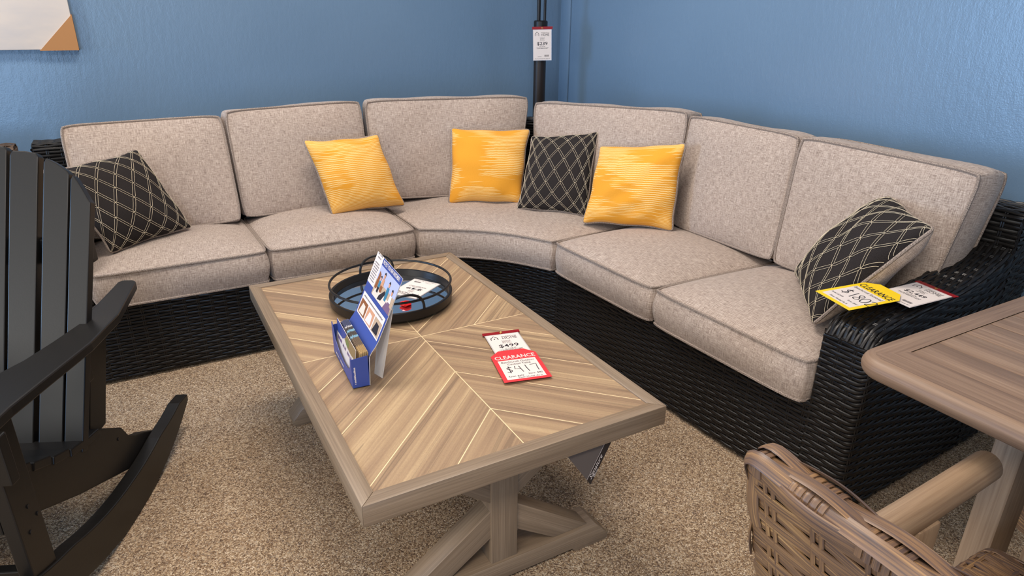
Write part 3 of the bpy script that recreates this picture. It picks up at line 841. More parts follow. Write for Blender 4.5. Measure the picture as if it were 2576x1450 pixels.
DIG = {'4': [[(.15, 1), (.08, .55), (.5, .5)], [(.46, .95), (.52, .5), (.6, 0)]], '1': [[(.3, 1), (.34, .5), (.42, 0)]], '7': [[(.02, .95), (.55, 1), (.5, .55), (.5, 0)]],
       '$': [[(.5, .8), (.3, .9), (.1, .75), (.2, .58), (.42, .48), (.48, .28), (.3, .14), (.06, .22)], [(.3, 1.05), (.28, 0)]],
       '8': [[(.45, .85), (.25, 1), (.08, .82), (.2, .6), (.42, .4), (.5, .18), (.28, 0), (.06, .16), (.14, .38), (.38, .58), (.47, .8)]],
       '0': [[(.3, .95), (.1, .75), (.06, .4), (.2, .05), (.42, .1), (.52, .5), (.44, .85), (.3, .95)]],
       '2': [[(.06, .78), (.2, .98), (.44, .9), (.46, .65), (.3, .35), (.06, .04), (.52, .06)]]}
def hand(mb, s, x, y, h, w, adv=.75, slant=.0):
    for ch in s:
        for pl in DIG[ch]:
            P = np.array(pl, float)
            if len(P) > 4:   # soften
                t = np.linspace(0, len(P)-1, len(P)*5); P = np.c_[np.interp(t, range(len(P)), P[:, 0]), np.interp(t, range(len(P)), P[:, 1])]
                for _ in range(6): P[1:-1] = (P[:-2]+2*P[1:-1]+P[2:])/4
            P = P*h; P[:, 0] += P[:, 1]*slant
            stroke(mb, [P], w*1.35, .0013, (1, 0, x, y))
        x += adv*h
def clearance_tag(label, M, w, h, border, price, lines, inkmat, head_mat, lip=.0):
    root = thing('clearance_tag', label, 'tag'); root.matrix_world = Matrix(M.tolist())
    cut = w*.22
    mb = MB(); N = 14
    def bend(y): return lip*np.clip((h*.35-y)/(h*.35), 0, 1)**2
    pol = [(-w/2, 0), (w/2, 0), (w/2, h*.84), (w/2-cut, h), (-w/2+cut, h), (-w/2, h*.84)]
    prism(mb, pol, 2, 0, .0008); mb.build('card', border, root, smooth=False)
    mb = MB(); poly2d(mb, [(-w*.41, h*.06), (w*.41, h*.06), (w*.41, h*.665), (-w*.41, h*.665)], .0010); mb.build('white_panel', M_WHITE, root, smooth=False)
    mb = MB(); text(mb, 'CLEARANCE', h*.155, 0, h*.705, .0011, bold=.016, maxw=w*.88); mb.build('heading', head_mat, root, smooth=False)
    for (s, sz, x, y, wd) in lines:
        mb = MB(); text(mb, s, h*sz, w*x, h*y, .0013, shear=.12, maxw=w*wd); mb.build('note_lettering', inkmat, root, smooth=False)
    mb = MB()
    hand(mb, *[price[0], -w*.34, h*price[1], h*price[2], h*.010], adv=price[3]); mb.build('handwriting', inkmat, root, smooth=False)
    return root
# the pair on the coffee table
a0 = np.array([.752, 1.547]); b0 = np.array([.861, 1.524]); ex = np.r_[b0-a0, 0]; ey = np.array([-.21, -.98, 0.])*-1
ctr = np.array([.785, 1.36, TZ+.0005])
price_tag('white price tag reading $499 in a red topped sleeve on the coffee table', frame(ctr, ex, (.21, .98, 0)), .094, .158, '$499', '$779.00')
cx = (np.array([.695, 1.27])+np.array([.815, 1.242]))/2
clearance_tag('red bordered clearance tag reading $417 overlapping the white price tag on the coffee table', frame(np.r_[cx, TZ+.0024], (.120, -.028, 0), (.028, .12, 0)), .125, .165, M_RED,
              ('$417', .25, .205, .66), [('BeachCroft Outdoor', .075, 0, .575, .72), ('Cocktail Table', .07, 0, .50, .5), ('Save: $82', .055, .22, .16, .3), ('Retail: $499', .05, -.2, .13, .32), ('Floor Model: As Is', .055, .08, .075, .5)], M_INK, M_WHITE)
# upside-down tag inside the tray
p0, p1, p2, p3 = [np.array(q) for q in ((.672, 1.99), (.762, 2.01), (.80, 1.90), (.693, 1.843))]
price_tag('small white price tag reading $49 lying upside down in the tray', frame(np.array([.772, 1.957, TZ+.0152]), (-.56, .83, 0), (-.83, -.56, 0)), .098, .135, '$49', '$69.00', strip=False)
bm = bmesh.new(); bmesh.ops.create_icosphere(bm, subdivisions=2, radius=1)
for v in bm.verts:
    k = 1+random.uniform(-.18, .18); v.co = Vector((v.co.x*.019*k, v.co.y*.014*k, max(v.co.z*k, -.55)*.010+.0055))
mb = MB(); add_bm(mb, bm, 0)
root = tag(mb.build('plastic_clip', M_REDT, smooth=False), 'small crumpled bright red plastic piece on the tray mirror beside the $49 tag', 'clip')
root.location = (.640, 1.806, TZ+.0150)

# ------------------------------------------------------------------ brochure stand
A = np.array([.359, 1.424, TZ]); e1 = np.array([.06, .998, 0]); e1 /= np.linalg.norm(e1); e2 = np.array([e1[1], -e1[0], 0])
MS = np.eye(4); MS[:3, 0] = e2; MS[:3, 1] = e1; MS[:3, 2] = (0, 0, 1); MS[:3, 3] = A      # local x depth, y width (towards the sofa), z up
root = thing('brochure_stand', 'blue cardboard leaflet stand with tall printed backboard on the coffee table', 'display stand'); root.matrix_world = Matrix(MS.tolist())
Wd, Dp = .217, .041
t_ = .0012
mb = MB()
front = [(0, 0), (Wd, 0), (Wd, .088), (.207, .092), (.196, .075), (.18, .05), (.14, .034), (.09, .028), (.045, .032), (.018, .05), (.010, .078), (0, .078)]
prism(mb, front, 0, 0, t_); mb.build('front_panel', M_BLUE, root, smooth=False)
for yy in (0, Wd-t_):
    mb = MB(); prism(mb, [(t_, 0), (Dp, 0), (Dp, .082), (t_, .078)], 1, yy, yy+t_); mb.build('side_panel', M_BLUE, root, smooth=False)
mb = MB(); box(mb, (0, 0, 0), (Dp, Wd, t_)); mb.build('bottom_panel', M_BLUE, root, smooth=False)
# backboard: profile in x-z, bends back
prof = [(Dp, 0.0), (Dp+.004, .08), (Dp+.026, .108), (Dp+.06, .18), (Dp+.098, .265)]
px = np.array([p[0] for p in prof]); pz = np.array([p[1] for p in prof])
ps = np.r_[0, np.cumsum(np.hypot(np.diff(px), np.diff(pz)))]; TOT = ps[-1]
def board(s, y, off=0.0):
    s = np.asarray(s, float); x = np.interp(s, ps, px); z = np.interp(s, ps, pz)
    dx = np.interp(s+.004, ps, px)-np.interp(s-.004, ps, px); dz = np.interp(s+.004, ps, pz)-np.interp(s-.004, ps, pz); l = np.hypot(dx, dz)
    nx, nz = -dz/l, dx/l
    return np.stack([x+nx*off, np.broadcast_to(y, s.shape), z+nz*off], -1)
def board_patch(mb, poly, off):
    """polygon in (y fraction from left=far, s) on the board, subdivided along s by clipping rows"""
    bm = bmesh.new(); vs = [bm.verts.new((y, s, 0)) for y, s in poly]; bm.faces.new(vs)
    for sp in ps[1:-1]:
        g = list(bm.verts)+list(bm.edges)+list(bm.faces); bmesh.ops.bisect_plane(bm, geom=g, plane_co=(0, sp, 0), plane_no=(0, 1, 0))
    V = [v.co[:] for v in bm.verts]; ix_ = {v: i for i, v in enumerate(bm.verts)}
    F = [[ix_[v] for v in f.verts] for f in bm.faces]; bm.free()
    V = np.array(V); mb.add(board(V[:, 1], (1-V[:, 0])*Wd, off), F); return mb
R4 = lambda y0, s0, y1, s1: [(y0, s0), (y1, s0), (y1, s1), (y0, s1)]
mb = MB(); mb.mi = 0; board_patch(mb, R4(0, 0, 1, TOT), .0); mb.mi = 1; board_patch(mb, R4(0, 0, 1, TOT), -.0015)
b0_, b1_ = board(np.array([0, 0, TOT, TOT, .1, .1]), np.array([0, Wd, Wd, 0, 0, Wd])), None
sv = np.linspace(0, TOT, 20)
for yy in (0, Wd):
    a_ = board(sv, yy, 0); c_ = board(sv, yy, -.0015); mb.add(np.r_[a_, c_], [(i, i+1, 20+i+1, 20+i) for i in range(19)])
yv = np.array([0, Wd]); a_ = board(np.array([TOT, TOT]), yv, 0); c_ = board(np.array([TOT, TOT]), yv, -.0015); mb.add(np.r_[a_, c_], [(0, 1, 3, 2)])
bb = mb.build('backboard', [M_BLUE, M_CARDBACK], root, smooth=False)
m_sky = m_plain('print_pale_blue', S(176, 182, 214), .45); m_tan = m_plain('print_tan', S(186, 160, 134), .45); m_cream = m_plain('print_cream', S(226, 212, 196), .45)
m_skin = m_plain('print_skin', S(206, 150, 116), .45); m_teal = m_plain('print_teal', S(52, 120, 150), .45); m_brn = m_plain('print_brown', S(140, 84, 46), .45); m_pk = m_plain('print_plum', S(120, 92, 120), .45)
mb = MB(); mb.mi = 0
T0 = TOT
board_patch(mb, R4(.0, .205, .27, T0), .0004)            # white strip
board_patch(mb, R4(.04, .118, .96, .178), .0004)         # thumbnails band
mb.mi = 1; board_patch(mb, R4(.27, .19, 1.0, .27), .0004)
mb.mi = 2; board_patch(mb, R4(.27, .19, 1.0, .232), .0005)
mb.mi = 3; board_patch(mb, [(.3, .19), (.95, .19), (.9, .215), (.34, .215)], .0006); board_patch(mb, [(.3, .215), (.36, .215), (.36, .24), (.3, .24)], .0006)
mb.mi = 3; board_patch(mb, R4(.30, .192, .88, .199), .0007)
mb.mi = 6; board_patch(mb, [(.29, .21), (.37, .21), (.38, .25), (.31, .256)], .0007)
def person(y, s, k, top, mtop, mleg, lie=False):
    mb.mi = mleg; board_patch(mb, [(y-.035*k, s), (y+.035*k, s), (y+.04*k, s+.018*k), (y-.04*k, s+.018*k)], .0009)
    mb.mi = mtop; board_patch(mb, [(y-.045*k, s+.017*k), (y+.045*k, s+.017*k), (y+.035*k, s+.036*k), (y-.035*k, s+.036*k)], .0010)
    mb.mi = 4; board_patch(mb, [(y+.026*k*math.cos(t), s+.044*k+.0075*k*math.sin(t)) for t in np.linspace(0, 2*PI, 11)[:-1]], .0011)
    mb.mi = 8; board_patch(mb, [(y+.028*k*math.cos(t), s+.047*k+.006*k*math.sin(t)) for t in np.linspace(0, PI, 7)], .0012)
mb.mi = 8; board_patch(mb, [(.50, .193), (.62, .198), (.70, .222), (.66, .228), (.52, .205)], .0008)
mb.mi = 7; board_patch(mb, [(.74, .19), (.98, .19), (.97, .206), (.80, .210)], .0008)
person(.42, .205, .85, 0, 5, 8); person(.51, .212, 1.0, 0, 4, 6); person(.73, .207, .95, 0, 5, 5); person(.88, .198, .95, 0, 0, 7)
for k, (ca, cb) in enumerate(((6, 3), (4, 0), (2, 8))):
    mb.mi = ca; board_patch(mb, R4(.07+.3*k, .122, .34+.3*k, .160), .0006)
    mb.mi = cb; board_patch(mb, [(.10+.3*k, .124), (.30+.3*k, .126), (.27+.3*k, .15), (.16+.3*k, .152)], .0008)
pr_ = mb.build('printed_picture', [M_WHITE, m_sky, m_tan, m_cream, m_skin, m_teal, m_brn, m_pk, m_plain('print_black', S(34, 30, 38), .45)], bb, smooth=False)
pr_['label'] = 'printed photo of a family on a couch with three small pictures below'
mb = MB()
def board_text(mb, s, size, yc, sc_, maxw, off=.0012, bold=0, align='CENTER'):
    t = MB(); text(t, s, size, 0, 0, 0, align=align, bold=bold, maxw=maxw)
    for v in t.v:
        y = yc*Wd+v[:, 0]; P = board(sc_+v[:, 1], Wd-y, off); v[:] = P
    mb.join(t)
board_text(mb, 'PROTECT YOUR NEW INVESTMENT!', .014, .63, .276, Wd*.64, bold=.02)
mb.build('heading_lettering', M_WHITE, bb, smooth=False)
mb = MB()
def board_greek(mb, yc, sc_, w, h, seed):
    t = MB(); greek(t, 0, 0, w, h, 0, seed)
    for v in t.v: v[:] = board(sc_+v[:, 1], Wd-(yc*Wd+v[:, 0]), .0012)
    mb.join(t)
for i in range(8): board_greek(mb, .125+.006*(i % 3), .262-.0068*i, Wd*(.20 if i % 3 else .17), .0032, i)
mb.build('small_lettering', M_GRINK, bb, smooth=False); mb = MB(); board_greek(mb, .135, .286, Wd*.18, .007, 20); board_greek(mb, .135, .277, Wd*.12, .0035, 21); mb.build('logo', M_GRINK, bb, smooth=False); mb = MB(); board_greek(mb, .5, .168, Wd*.8, .004, 22)
mb.build('small_lettering', M_GRINK, bb, smooth=False)
mb = MB()
Q = [(.066, .018, 0), (.083, .072, 0), (.11, .085, .19), (.083, .0, .17)]
leg = [np.array(q) for q in ((.078, .020, 0.0), (.066, .052, 0.0), (.094, .075, .150), (.1115, .004, .19))]
nl = np.cross(leg[1]-leg[0], leg[3]-leg[0]); nl /= np.linalg.norm(nl)
mb.add(np.array(leg+[q+nl*.0015 for q in leg]), [(0, 1, 2, 3), (7, 6, 5, 4), (0, 4, 5, 1), (1, 5, 6, 2), (2, 6, 7, 3), (3, 7, 4, 0)])
mb.build('easel_leg', M_CARDBACK, root, smooth=False)
mb = MB(); t = MB(); greek(t, .028, 0, .056, .0045, 0, 31)
for v in t.v: v[:] = np.c_[.009-v[:, 1], np.full(len(v), -.0004), .006+v[:, 0]*.9]
mb.join(t); mb.build('box_lettering', M_WHITE, root, smooth=False); mb = MB(); t = MB(); greek(t, .06, 0, .10, .008, 0, 32)
for v in t.v: v[:] = np.c_[np.full(len(v), -.0005), .20-v[:, 0], .010+v[:, 1]]
mb.join(t); mb.build('box_lettering', M_WHITE, root, smooth=False)
# leaflets in the pocket
def m_leafedge():
    t = NT('leaflet_print'); tc = t.n('TexCoord'); sp = t.n('SeparateXYZ'); t.l(tc.outputs['UV'], sp.inputs[0])
    c = t.ramp(sp.outputs[0], [(0, S(190, 160, 112)), (.2, S(128, 110, 92)), (.42, S(120, 108, 100)), (.44, S(150, 196, 220)), (.5, S(96, 88, 84)), (.62, S(150, 196, 220)), (.68, S(90, 84, 84)), (.76, S(222, 220, 222)), (.8, S(86, 92, 124))], 'CONSTANT')
    return t.fin(c, .5)
M_LEAF = m_leafedge()
LG = 'leaflets stacked in the blue stand'
def leaflet(i, x, lean, top, y0, m=M_LEAF):
    mb = MB(); th = .0009
    xx = lambda z: x+lean*z
    w = .204
    V = []
    for (a, b) in ((y0, .002), (y0+w, .002), (y0+w, top), (y0, top)):
        V.append((xx(b), a, b))
    V = np.array(V); V2 = V+np.array([th, 0, 0])
    uv = [(0, 0), (1, 0), (1, 1), (0, 1)]*2
    mb.add(np.r_[V, V2], [(0, 3, 2, 1), (4, 5, 6, 7), (0, 1, 5, 4), (1, 2, 6, 5), (2, 3, 7, 6), (3, 0, 4, 7)], uv)
    mb.xf(MS); return mb
o0 = None
for i in range(15):
    mb = leaflet(i, .0175+.00135*i, .08, .089+.0022*math.sin(i*2.1)-.0012*(i < 2)*3, .006+.002*math.sin(i*1.7))
    lo = 'thin printed leaflet in the packed row inside the blue stand'
    tag(mb.build('leaflet', M_LEAF, smooth=False), lo, 'leaflet', LG)
mb = leaflet(0, .0035, .12, .098, .006, M_WHITE)
fl = tag(mb.build('leaflet', M_WHITE, smooth=False), 'front leaflet with blue top and garden photo, leaning apart from the stacked ones', 'leaflet')
def leafpatch(name, poly, m, k=.0004):
    mb = MB(); V = np.array([(.0035+.12*z-k, y, z) for y, z in poly]); mb.add(V, [list(range(len(V)))]); mb.xf(MS); return mb.build(name, m, fl, smooth=False)
leafpatch('blue_header', [(.21, .066), (.21, .098), (.10, .098), (.11, .085), (.14, .07)], M_BLUE)
leafpatch('photo', [(.12, .078), (.10, .098), (.006, .098), (.006, .07), (.05, .066), (.09, .068)], m_plain('print_garden', S(150, 124, 84), .5))
leafpatch('photo_bush', [(.11, .08), (.09, .092), (.07, .086), (.075, .072), (.1, .071)], m_plain('print_green', S(120, 128, 70), .5), .0006)
mb = MB(); t = MB(); greek(t, .085, 0, .16, .010, 0, 33)
for v in t.v: z = .052+v[:, 1]; v[:] = np.c_[.0035+.12*z-.0006, .195-v[:, 0], z]
mb.join(t); mb.xf(MS); mb.build('leaflet_lettering', m_plain('plum_ink', S(120, 96, 140), .5), fl, smooth=False)

# ------------------------------------------------------------------ hang tag under the table
root = thing('hang_tag', 'dark rectangular hang tag dangling below the coffee table front rail', 'tag', (.7835, 1.015, .303))
r1 = np.array([.458, 0, .889]); r2 = np.array([-.56, 0, .83])
def hp(a, b, k=0.0): return r1*a+r2*b+np.array([0, -k, 0])
mb = MB(); L1, L2 = .122, .13
q = [hp(0, 0), hp(L1, 0), hp(.09, .034), hp(.03, .1), hp(0, L2)]
mb.add(np.array(q+[p+np.array([0, .001, 0]) for p in q]), [list(range(5)), list(range(9, 4, -1))]+[(i, i+5, (i+1) % 5+5, (i+1) % 5) for i in range(5)]); mb.build('card', M_DKCARD, root, smooth=False)
mb = MB(); mb.add([hp(0, 0, .0004), hp(L1, 0, .0004), hp(L1, .02, .0004), hp(0, .02, .0004)], [(0, 1, 2, 3)]); mb.build('black_band', M_BLCARD, root, smooth=False)
mb = MB(); t = MB(); text(t, 'Signature', .017, 0, 0, 0, align='LEFT', shear=.3); text(t, 'DESIGN', .006, .012, -.007, 0, align='LEFT')
for v in t.v: v[:] = [hp(.008+a, .011-0*b-(-b)*1+-.004, .0008) for a, b in v[:, :2]]
mb.join(t); mb.add([hp(0, .0202, .0008), hp(L1, .0202, .0008), hp(L1, .0212, .0008), hp(0, .0212, .0008)], [(0, 1, 2, 3)]); mb.build('lettering', M_WHITE, root, smooth=False)

# ------------------------------------------------------------------ tags on the right arm (follow the arm top)
RR = np.array([[math.cos(RZR), -math.sin(RZR)], [math.sin(RZR), math.cos(RZR)]])
def arm_pt(s, t):   # s depth from the front, t across from the inner edge
    p = np.array([1.463, 2.215])+RR @ np.array([1.215+t, s]); return np.array([p[0], p[1], float(np.interp(s, ARMS, ARMZ))+.014])
ed = np.array([math.cos(RZR+PI/2), math.sin(RZR+PI/2), 0])     # into the depth
ew = np.array([math.cos(RZR), math.sin(RZR), 0])               # towards the outer side
price_tag('white price tag reading $2,449 in a red topped sleeve on the right wicker arm', frame((1.675, .932, .622), (-.10, -1, -.03), (1, -.10, .03)), .10, .155, '$2,449', '$3,499')
clearance_tag('yellow clearance tag reading $1,802 lying on the right wicker arm', frame((1.517, .998, .626), (-.16, -1, -.06), (1, -.16, .02)), .118, .20, M_YELC,
              ('$1802', .30, .20, .50), [('Beachcroft Sectional', .075, 0, .585, .76), ('Retail: $2449', .05, -.22, .20, .32), ('Save: $647', .05, .24, .19, .28), ('Floor Model: As Is', .055, 0, .09, .5)], M_INK, M_INK)

# ------------------------------------------------------------------ floor pole and its tag
root = thing('floor_pole', 'tall dark bronze pole standing in the blue wall corner behind the sofa', 'pole', (2.115, 3.47, 0))
mb = MB(); lathe(mb, [(0, 0), (.16, 0), (.16, .015), (.06, .03), (.05, .06), (0, .06)], 40); mb.build('base', M_METAL, root)
mb = MB(); lathe(mb, [(.035, .05), (.035, 1.245), (.0, 1.245)], 32); mb.build('pole', m_plain('bronze_pole', S(44, 36, 32), .4, .3), root)
mb = MB(); lathe(mb, [(.035, 1.236), (.039, 1.238), (.039, 1.27), (.034, 1.275), (0, 1.275)], 32); mb.build('collar', M_METAL, root)
for dx, r in ((-.012, .0105), (.022, .0075)):
    mb = MB(); lathe(mb, [(r, 1.27), (r, 2.2)], 14, (dx*.87, dx*-.49, 0)); mb.build('rod', M_METAL, root)
mb = MB(); lathe(mb, [(0, 2.2), (.05, 2.2), (.14, 2.3), (.16, 2.3), (.05, 2.18), (0, 2.18)], 32); mb.build('bowl', M_METAL, root)
d = np.array([-.52, -.85, 0]); d /= np.linalg.norm(d); right = np.array([-d[1], d[0], 0])
price_tag('white price tag reading $239 hanging from the dark pole in the corner', frame(np.array([2.115, 3.47, 1.068])+d*.048+right*.014, right+np.array([0, 0, .03]), (0, 0, 1)), .098, .158, '$239', '$349.00')

# ------------------------------------------------------------------ canvas on the wall
def m_canvas():
    t = NT('pale_abstract_canvas'); v = t.coord('Object', (2.2, 1, 7))
    n1 = t.noise(v, 1, 4, .6); n2 = t.noise(t.coord('Object', (1.4, 1, 9), (0, 0, 0), (3, 1, 2)), 1.3, 4, .6)
    c = t.ramp(n1, [(.35, S(214, 208, 204)), (.55, S(228, 218, 208)), (.75, S(232, 226, 220))])
    c = t.mix(t.math('MULTIPLY', t.math('GREATER_THAN', n2, .62), .35), c, S(228, 186, 166))
    return t.fin(c, .8)
root = thing('picture_canvas', 'pale unframed canvas print hanging on the blue wall at upper left', 'picture', (-.55, YW-.02, 1.6))
mb = MB(); box(mb, (-.4, -.03, -.455), (.404, .018, .455), .003); mb.build('canvas', m_canvas(), root)
mb = MB()
prism(mb, [(.262, -.459), (.408, -.459), (.408, -.312)], 1, -.0335, -.0295)
prism(mb, [(.4035, -.459), (.408, -.459), (.408, -.312), (.4035, -.312)], 1, -.030, .015); box(mb, (.262, -.030, -.459), (.408, .015, -.4545))
mb.build('corner_guard', M_KRAFT, root, smooth=False)

# ------------------------------------------------------------------ rocking chair
root = thing('rocking_chair', 'black slatted porch rocking chair at the left edge of the photo', 'chair', (-.400, 1.929, 0), math.radians(156))
# local: y forward; a (towards the viewer's right) = -x
def rk(mb, poly, a0, a1, bev=.003, ax=1): return prism(mb, poly, 0, -a1, -a0, bev, ax)      # poly=(forward,z)
R = .91
for side in (1, -1):
    A_ = lambda a: a*side
    lo = lambda a0, a1: (min(A_(a0), A_(a1)), max(A_(a0), A_(a1)))
    # rocker
    fs = np.linspace(-.425, .56, 30); bot = [(f, R-math.sqrt(R*R-f*f)) for f in fs]
    th = np.interp(fs, [-.425, -.36, -.2, 0, .3, .56], [.022, .06, .10, .108, .108, .06])
    top = [(f-.02*(f < -.3)*0, z+t) for (f, z), t in zip(bot, th)]
    mb = MB(); rk(mb, [(f, z+.0005) for f, z in bot]+top[::-1], *lo(.218, .255)); mb.build('rocker', M_POLY, root, smooth=False)
    # side rail
    mb = MB(); rk(mb, [(-.26, .10), (-.10, .085), (.168, .20), (.34, .285), (.43, .31), (.43, .424), (.33, .405), (.265, .372), (.174, .330), (.084, .303), (.036, .299), (-.02, .268), (-.075, .232), (-.10, .19), (-.14, .163), (-.19, .14)], *lo(.186, .217)); mb.build('side_rail', M_POLY, root, smooth=False)
    # front leg and bracket
    mb = MB(); rk(mb, [(.352, .03), (.43, .03), (.43, .552), (.352, .552)], *lo(.2175, .248)); mb.build('leg', M_POLY, root, smooth=False)
    mb = MB(); rk(mb, [(.415, .44), (.442, .44), (.442, .552), (.415, .552)], *lo(.2485, .275)); mb.build('arm_bracket', M_POLY, root, smooth=False)
    # rear arm post (leans back)
    mb = MB(); rk(mb, [(-.063, .255), (.028, .255), (-.109, .552), (-.205, .552)], *lo(.155, .1855), .003, 2); mb.build('arm_post', M_POLY, root, smooth=False)
    # arm
    arm = [(-.305, .228), (-.318, .215), (-.318, .19), (-.305, .178), (-.13, .195), (-.015, .208), (.083, .196), (.171, .181), (.224, .163), (.35, .14), (.48, .13), (.50, .15), (.50, .25), (.48, .268), (.37, .266), (.26, .274), (.15, .283), (.09, .288), (-.07, .280)]
    mb = MB(); prism(mb, [(-A_(a), f) for f, a in arm], 2, .555, .58, .004, 1); mb.build('arm', M_POLY, root, smooth=False)
# seat slats follow the rail steps
for i in range(6):
    f0 = .03+i*.067; z0 = np.interp(f0+.034, [.036, .084, .174, .265, .33, .43], [.299, .303, .33, .372, .405, .424])-.020
    mb = MB(); bm = bmesh.new(); bmesh.ops.create_cube(bm, size=1)
    for v in bm.verts: v.co = Vector((v.co.x*.44, v.co.y*.064, v.co.z*.021))
    bmesh.ops.bevel(bm, geom=list(bm.edges), offset=.003, segments=2, profile=.5, affect='EDGES')
    Rm = Matrix.Rotation(math.radians((8, 12, 18, 23, 24, 16)[i]), 4, 'X')
    for v in bm.verts: v.co = Rm @ v.co + Vector((0, f0+.034, z0+.014))
    add_bm(mb, bm, 0); mb.build('seat_slat', M_POLY, root, smooth=False)
# back slats
tops = {0: (.982, .982), 1: (.976, .966), 2: (.958, .925), 3: (.918, .858)}
bx = {0: (-.035, .035), 1: (.042, .110), 2: (.123, .184), 3: (.188, .236)}
for k in range(-3, 4):
    a0, a1 = bx[abs(k)]; z0, z1 = tops[abs(k)]
    sg = 1 if k >= 0 else -1
    # a positive to the viewer's right = -x
    bmv = []
    zb = .29
    bl = .93
    pts = [(a0*bl, zb), (a1*bl, zb), (a1, z1), (a1-.006, z1+.008), ((a0+a1)/2, (z0+z1)/2+.008), (a0+.006, z0+.004), (a0, z0-.006)]
    mb = MB(); P2 = [(-sg*a, z) for a, z in pts]
    bm = bmesh.new(); yb = lambda z: .135-(z-.26)*.47
    v0 = [bm.verts.new((x, yb(z), z)) for x, z in P2]; v1 = [bm.verts.new((x, yb(z)-.024, z-.010)) for x, z in P2]
    bm.faces.new(v0); bm.faces.new(v1[::-1]); n = len(P2)
    for i in range(n): bm.faces.new((v0[i], v1[i], v1[(i+1) % n], v0[(i+1) % n]))
    bmesh.ops.recalc_face_normals(bm, faces=bm.faces)
    bmesh.ops.bevel(bm, geom=[e for e in bm.edges if e.calc_face_angle(0) > .6], offset=.0025, segments=2, profile=.5, affect='EDGES')
    add_bm(mb, bm, 2); mb.build('back_slat', M_POLY, root, smooth=False)
for z, hw in ((.46, .215), (.74, .225)):
    y = .135-(z-.26)*.47-.026
    mb = MB(); box(mb, (-hw, y-.028, z-.035), (hw, y-.002, z+.03), .003); mb.build('back_rail', M_POLY, root, smooth=False)
mb = MB(); box(mb, (-.218, .36, .12), (.218, .385, .17), .003); mb.build('stretcher', M_POLY, root, smooth=False)
mb = MB(); box(mb, (-.186, .405, .30), (.186, .43, .385), .003); mb.build('front_apron', M_POLY, root, smooth=False)
for side in (1, -1):
    for (f, z) in ((-.045, .215), (.385, .345), (.40, .29), (.365, .31)):
        x = -side*.2175 if f < .3 else -side*.2485
        mb = MB(); tube(mb, [(x, f, z), (x-side*.002, f, z)], .0048, 12); mb.build('screw', M_METAL, root)

# ------------------------------------------------------------------ brown wicker armchair further left
root = thing('wicker_armchair', 'brown wicker armchair back showing behind the rocking chair, left of the sofa', 'chair', (-.80, 2.75, 0))
mats = [m_wicker('brown_resin_wicker', [(.3, S(58, 44, 36)), (.5, S(98, 78, 62)), (.7, S(130, 106, 84))], .5, (10, 200)), M_WBRD]
for nm, p, zt in (('arm', rounded([(.255, .06), (.255, -.02), (.375, -.02), (.375, .62)], .02, 5), .62), ('arm', rounded([(-.375, .62), (-.375, -.02), (-.255, -.02), (-.255, .06)], .02, 5), .62)):
    mb = MB(); Sx, lx = path_surface(p, .012, zt); weave(mb, Sx, lx, 34, .05, hh=.0082); xs_ = sorted({round(float(q[0]), 3) for q in p})
    mb.mi = 1; box(mb, (min(p[:, 0])+.012, -.005, .02), (max(p[:, 0])-.012, .62, zt+.005)); mb.mi = 0
    Sc, lc, lw = cap_surface([((min(p[:, 0])+max(p[:, 0]))/2, -.02, zt), ((min(p[:, 0])+max(p[:, 0]))/2, .62, zt)], (1, 0, 0), .12, .02); weave(mb, Sc, lc, 9, .05, hh=.0085)
    mb.build(nm, mats, root)
mb = MB(); Sx, lx = path_surface([(-.25, 0.0), (.25, 0.0)], .012, .33); weave(mb, Sx, lx, 18, .06, hh=.0082); mb.mi = 1; box(mb, (-.25, .012, .02), (.25, .6, .33)); mb.mi = 0; mb.build('base', mats, root)
mb = MB(); mb.mi = 1; box(mb, (-.36, .56, .3), (.36, .66, .78)); mb.mi = 0
Sc, lc, lw = cap_surface([(-.375, .6, .80), (.375, .6, .80)], (0, 1, 0), .12, .47); weave(mb, Sc, lc, 50, .06, hh=.0085)
for xe in (-.375, .375):
    p = [(xe, .545), (xe, .655)]; p = p if xe > 0 else p[::-1]
    Se, le = path_surface(p, .02, .79); weave(mb, Se, le, 40, .05, hh=.0085)
mb.build('back', mats, root)
mb = MB(); lathe(mb, [(0, 0), (.014, 0), (.014, .0012), (0, .0012)], 20); mb.xf(np.array(Matrix.Translation((-.345, 3.294, .690)) @ Matrix.Rotation(math.radians(84), 4, 'X')))
tag(mb.build('hang_tag', M_WHITE), 'small round white tag on the black wicker sofa back, glimpsed between rocking chair slats', 'tag')

# ------------------------------------------------------------------ dining table
root = thing('dining_table', 'weathered wood dining table corner at the right edge of the photo', 'table', (1.54, -.32, 0))
ox, oy = -.57, .98         # outer corner (left, far) in local coordinates
HX, HY, ZT, TT = .45, .98, .74, .042
mb = MB()
bm = bmesh.new()
def rrect(hx, hy, r, n=8):
    out = []
    for cx_, cy_, a in ((hx-r, hy-r, 0), (-hx+r, hy-r, 90), (-hx+r, -hy+r, 180), (hx-r, -hy+r, 270)):
        for k in range(n+1):
            t = math.radians(a+90*k/n); out.append((cx_+r*math.cos(t), cy_+r*math.sin(t)))
    return out
